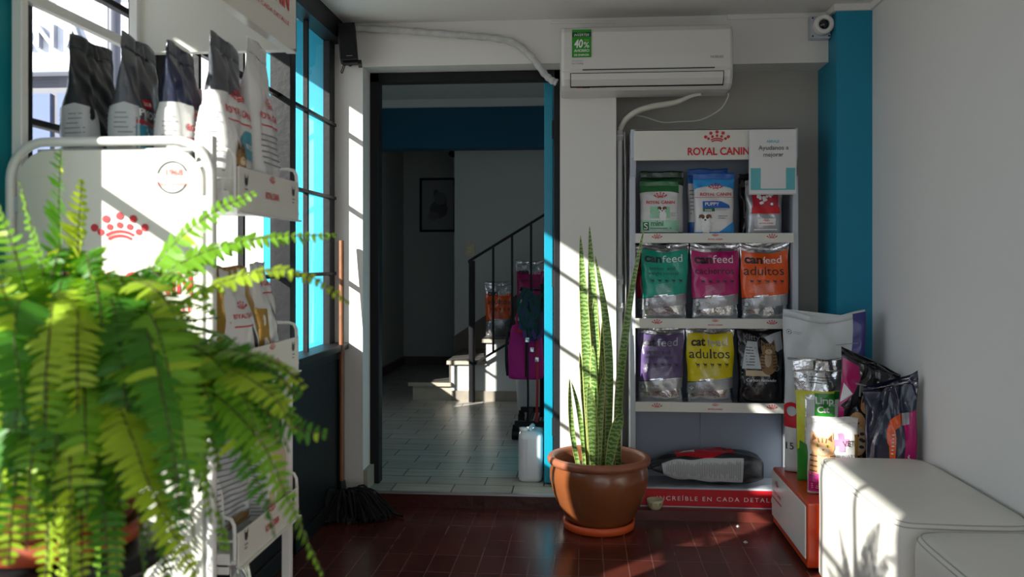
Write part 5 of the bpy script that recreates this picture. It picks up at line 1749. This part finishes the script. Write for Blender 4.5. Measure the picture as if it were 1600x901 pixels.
RACHIS = mat('fern_stalk', (.060, .050, .012), .6)
def frond(pts, wmax, seed, leafm, roll=0.0, start=.10, dens=1.0, taper=.75, into=None):
    """one frond along a path of points in pot coordinates"""
    rf = random.Random(seed)
    n = len(pts)
    L = sum((pts[i + 1] - pts[i]).length for i in range(n - 1))
    b = MB() if into is None else into
    wmax *= .95
    b.tube(pts[::max(1, n // 22)] + ([pts[-1]] if (n - 1) % max(1, n // 22) else []), .0010, 4, 0, cap=False)
    npair = int(L / .0112 * dens)
    acc = [0]
    for i in range(n - 1): acc.append(acc[-1] + (pts[i + 1] - pts[i]).length)
    k = 0
    for j in range(npair):
        t = start + (1 - start) * (j + .5) / npair
        d_ = t * L
        while k < n - 2 and acc[k + 1] < d_: k += 1
        f = (d_ - acc[k]) / max(1e-6, acc[k + 1] - acc[k])
        p = pts[k].lerp(pts[k + 1], f)
        T = (pts[k + 1] - pts[k]).normalized()
        up = Vector((0, 0, 1)) + Vector((.001, .002, 0))
        side = T.cross(up)
        if side.length < .15: side = T.cross(Vector((math.cos(seed), math.sin(seed), 0)))
        side.normalize()
        nor = side.cross(T).normalized()
        if roll:
            q = Matrix.Rotation(roll, 3, T)
            side = q @ side; nor = q @ nor
        tt = (t - start) / (1 - start)
        wl = wmax * (min(1, .45 + tt * 3.2)) * (1 - tt ** 2.2) ** taper + .004
        for sg in (-1, 1):
            l = wl * rf.uniform(.85, 1.1)
            wd = max(.0040, min(.0072, l * .20)) * rf.uniform(.9, 1.1)
            dr = rf.uniform(-.15, .35)
            D = (side * sg * math.cos(.28) + T * math.sin(.28 + rf.uniform(-.12, .12)) - nor * dr * .6).normalized()
            Wd = (T - D * T.dot(D)).normalized()
            N2 = D.cross(Wd)
            tw = rf.uniform(-.35, .35)
            Wd = Wd * math.cos(tw) + N2 * math.sin(tw)
            q0 = p + D * .0012
            bend = -nor * l * rf.uniform(.05, .22)
            v = [q0 - Wd * wd * .5, q0 + Wd * wd * 1.15, q0 + D * l * .12 + Wd * wd * .9,
                 q0 + D * l * .55 + Wd * wd * .72 + bend * .35, q0 + D * l * .9 + Wd * wd * .3 + bend * .85, q0 + D * l + bend,
                 q0 + D * l * .9 - Wd * wd * .35 + bend * .85, q0 + D * l * .55 - Wd * wd * .8 + bend * .35, q0 + D * l * .12 - Wd * wd * .7]
            mid = [q0, q0 + D * l * .55 + bend * .35 - N2 * .0008]
            v += mid
            m = 1 if rf.random() > .04 else 2
            b.add(v, [(0, 9, 2, 1), (0, 8, 9), (9, 10, 3, 2), (8, 7, 10, 9), (10, 5, 4, 3), (7, 6, 5, 10)], m, True)
    if into is None: b.build('frond', [RACHIS, leafm, LEAF_C], fern)
rfn = random.Random(77)
C0 = Vector((0, 0, .19))
def free_frond(phi, e0, droop, L, wmax, seed, leafm, r0=.05, into=None):
    p = C0 + Vector((math.cos(phi), math.sin(phi), 0)) * r0 * rfn.uniform(.3, 1.3)
    n = 36
    pts = [p.copy()]
    az = phi
    for i in range(n):
        t = i / n
        e = math.radians(e0 - droop * t ** .85)
        az += rfn.uniform(-.02, .02)
        p = p + Vector((math.cos(az) * math.cos(e), math.sin(az) * math.cos(e), math.sin(e))) * (L / n)
        pts.append(p.copy())
    frond(pts, wmax, seed, leafm, roll=rfn.uniform(-.3, .3), into=into)
for i in range(13):
    phi = i * 2.399963 + rfn.uniform(-.25, .25)
    toward_rack = math.sin(phi) > .55            # the tower limits reach on that side
    e0 = rfn.uniform(48, 86)
    L = rfn.uniform(.36, .58)
    if toward_rack:
        L = rfn.uniform(.30, .44); e0 = rfn.uniform(66, 88)
    if math.cos(phi) > .45: L = min(L, .30)
    if math.cos(phi) < -.3: L *= .72             # window side
    droop = rfn.uniform(95, 165)
    m = rfn.choice([LEAF_A, LEAF_A, LEAF_B, LEAF_B, LEAF_C])
    free_frond(phi, e0, droop, L, rfn.uniform(.030, .044), 100 + i, m)
def px_frond(path, wmax, seed, leafm, roll=0.0, into=None):
    pts = [P(px, py, Y) - Vector((FNX, FNY, FNZ)) for (px, py, Y) in path]
    frond(smooth_path(pts, 10), wmax, seed, leafm, roll, into=into)
for path, w, m, roll in [
    ([(150, 590, 1.17), (230, 450, 1.20), (330, 390, 1.24), (430, 370, 1.27), (526, 367, 1.30)], .040, LEAF_A, .5),
    ([(160, 600, 1.17), (270, 480, 1.15), (380, 430, 1.17), (470, 425, 1.19), (546, 474, 1.2)], .036, LEAF_C, .3),
    ([(150, 580, 1.17), (230, 430, 1.15), (320, 340, 1.17), (400, 300, 1.2)], .036, LEAF_A, .7),
    ([(160, 610, 1.15), (280, 590, 1.08), (380, 620, 1.05), (450, 665, 1.05), (512, 678, 1.06)], .050, LEAF_B, .9),
    ([(170, 610, 1.15), (290, 560, 1.06), (400, 570, 1.04), (470, 620, 1.04)], .046, LEAF_B, .8),
    ([(180, 630, 1.13), (300, 600, 1.02), (400, 680, 1.0), (450, 780, 1.0), (505, 898, 1.02)], .034, LEAF_A, .4),
    ([(170, 620, 1.13), (260, 600, 1.02), (350, 660, .99), (410, 770, .99), (430, 840, 1.0)], .040, LEAF_B, .4),
    ([(120, 600, 1.12), (170, 610, .98), (205, 680, .93), (235, 760, .92), (300, 890, .92), (330, 950, .93)], .042, LEAF_C, .15),
    ([(110, 600, 1.12), (130, 640, .97), (150, 720, .94), (165, 820, .93), (170, 930, .94)], .040, LEAF_B, -.2),
    ([(90, 600, 1.10), (40, 470, .98), (22, 520, .93), (36, 640, .91), (22, 780, .92)], .046, LEAF_B, .0),
    ([(100, 590, 1.14), (95, 430, 1.18), (92, 330, 1.22), (95, 232, 1.26)], .042, LEAF_B, 1.2),
    ([(110, 590, 1.14), (125, 450, 1.14), (122, 380, 1.15), (128, 280, 1.17)], .040, LEAF_C, 1.1),
    ([(90, 590, 1.12), (70, 440, 1.10), (50, 360, 1.10), (30, 285, 1.11)], .028, LEAF_A, 1.0),
    ([(80, 600, 1.10), (40, 450, 1.04), (15, 370, 1.02), (-10, 300, 1.02)], .030, LEAF_A, .8),
    ([(70, 600, 1.08), (30, 520, .98), (0, 440, .95), (-20, 400, .95)], .034, LEAF_C, .6),
    ([(140, 600, 1.13), (190, 560, 1.0), (250, 600, .95), (300, 690, .94), (340, 790, .95), (352, 860, .96)], .040, LEAF_A, .2),
    ([(150, 590, 1.15), (210, 470, 1.12), (250, 430, 1.11), (300, 440, 1.1), (335, 490, 1.1)], .038, LEAF_A, .3),
    ([(140, 590, 1.15), (170, 480, 1.1), (210, 440, 1.06), (260, 470, 1.03), (290, 540, 1.02)], .038, LEAF_C, .2),
    ([(160, 610, 1.15), (280, 560, 1.10), (390, 610, 1.08), (465, 655, 1.08)], .036, LEAF_A, .6),
    ([(100, 600, 1.12), (110, 520, 1.0), (118, 560, .96), (100, 660, .95), (95, 790, .96)], .044, LEAF_A, .0),
    ([(110, 620, 1.12), (220, 650, 1.0), (270, 740, .97), (262, 850, .98), (250, 930, .99)], .036, LEAF_B, -.4)]:
    px_frond(path, w, hash(tuple(path[-1])) % 1000, m, roll)
for i in range(66):          # drooping fronds that hide the pot and the tower's foot
    if i < 18:
        ex = rfn.uniform(-30, 190); ey = rfn.uniform(720, 930); Ye = rfn.uniform(.90, .99)
    elif i < 42:
        ex = rfn.uniform(60, 330); ey = rfn.uniform(660, 940); Ye = rfn.uniform(.90, 1.02)
    else:
        ex = rfn.uniform(270, 490); ey = rfn.uniform(610, 840) - max(0, ex - 400) * .8; Ye = rfn.uniform(.98, 1.12)
    sx_ = 120 + (ex - 120) * .25
    hx_ = sx_ + (ex - sx_) * .45; hy_ = min(rfn.uniform(450, 600), ey - 40)
    if i >= 42: hy_ = max(hy_, 500 + (ex - 270) * .25)
    path = [(sx_, 600, 1.15), (hx_, hy_, (1.12 + Ye) / 2), (sx_ + (ex - sx_) * .82, (hy_ + ey) / 2 - 10, Ye), (ex, ey, Ye)]
    px_frond(path, rfn.uniform(.034, .048), 300 + i, rfn.choice([LEAF_A, LEAF_A, LEAF_B, LEAF_C]), rfn.uniform(-.2, .5))

for lm in (LEAF_A, LEAF_B):      # the many small inner fronds, past a hundred
    mass = MB()
    for i in range(34):
        phi = i * 2.399963 + (0 if lm is LEAF_A else 1.1) + rfn.uniform(-.25, .25)
        L = rfn.uniform(.24, .44)
        if math.sin(phi) > .55: L = rfn.uniform(.22, .36)
        if math.cos(phi) < -.3: L *= .75
        if math.cos(phi) > .45: L = min(L, .25)
        free_frond(phi, rfn.uniform(35, 88), rfn.uniform(70, 160), L, rfn.uniform(.024, .038), 700 + i, lm, into=mass)
    for i in range(16):            # the side towards the window
        phi = rfn.uniform(1.9, 3.6)
        L = min(rfn.uniform(.26, .42), .40 / max(.3, abs(math.cos(phi))))
        free_frond(phi, rfn.uniform(30, 80), rfn.uniform(80, 150), L, rfn.uniform(.03, .04), 900 + i, lm, into=mass)
    for i in range(16):
        ex = rfn.uniform(80, 330); ey = rfn.uniform(420, 760); Ye = rfn.uniform(.98, 1.2)
        sx_ = 120 + (ex - 120) * .25
        hx_ = sx_ + (ex - sx_) * .45; hy_ = min(rfn.uniform(430, 560), ey - 30)
        px_frond([(sx_, 600, 1.15), (hx_, hy_, (1.13 + Ye) / 2), (sx_ + (ex - sx_) * .82, (hy_ + ey) / 2 - 10, Ye), (ex, ey, Ye)], rfn.uniform(.026, .038), 800 + i, lm, rfn.uniform(-.2, .6), into=mass)
    for i in range(14):            # hanging between the pot and the window pane
        A = Vector((rfn.uniform(-.08, .0), rfn.uniform(0, .06), .19))
        E = Vector((rfn.uniform(-1.13, -.90), rfn.uniform(1.22, 1.53), rfn.uniform(.62, .98))) - Vector((FNX, FNY, FNZ))
        Mi = A.lerp(E, .5) + Vector((0, 0, rfn.uniform(.12, .24)))
        frond(smooth_path([A, A.lerp(Mi, .55) + Vector((0, 0, .05)), Mi, Mi.lerp(E, .6) + Vector((0, 0, .03)), E], 8), rfn.uniform(.03, .042), 950 + i, lm, rfn.uniform(-.5, .5), into=mass)
    mo = mass.build('small_fronds', [RACHIS, lm, LEAF_C], fern)
    mo['kind'] = 'stuff'

# stand under the fern
fs_ = tag(empty('plant_stand', (FNX, FNY, 0)), 'black round plant stand holding up the fern pot in the lower left corner', 'plant stand')
b = MB(); b.lathe([(.0, .770), (.145, .770), (.150, .776), (.150, .792), (.145, .797), (.0, .798)], (0, 0, 0), 48)
b.build('top', BLACK_METAL, fs_)
for k in range(4):
    a = math.pi / 4 + k * math.pi / 2
    c, s_ = math.cos(a), math.sin(a)
    b = MB(); b.tube([(.11 * c, .11 * s_, .771), (.15 * c, .15 * s_, .0)], .0105, 10)
    b.build('leg', BLACK_METAL, fs_)
b = MB(); b.tube([(.134 * math.cos(t), .134 * math.sin(t), .28) for t in [2 * math.pi * i / 40 for i in range(41)]], .006, 8, cap=False)
b.build('ring', BLACK_METAL, fs_)

# two bright floor bolts by the plinth
for px, py, lab in ((1153, 822, 'shiny metal bolt sunk in the red floor, the one nearer the rack'), (1165, 847, 'shiny metal bolt sunk in the red floor, the one nearer the bench')):
    z_ = F * EYE / (py - HOR)
    u_ = (px - 800) / F * z_
    o = MB()
    o.lathe([(.0095, .0), (.0095, .0015), (.006, .003), (.006, .005), (.003, .0065), (.0, .0068)], (0, 0, 0), 18)
    tag(o.build('floor_bolt', ALU, None, (u_ * CS - z_ * SN, u_ * SN + z_ * CS, .0)), lab, 'bolt', 'bolts in the red floor')
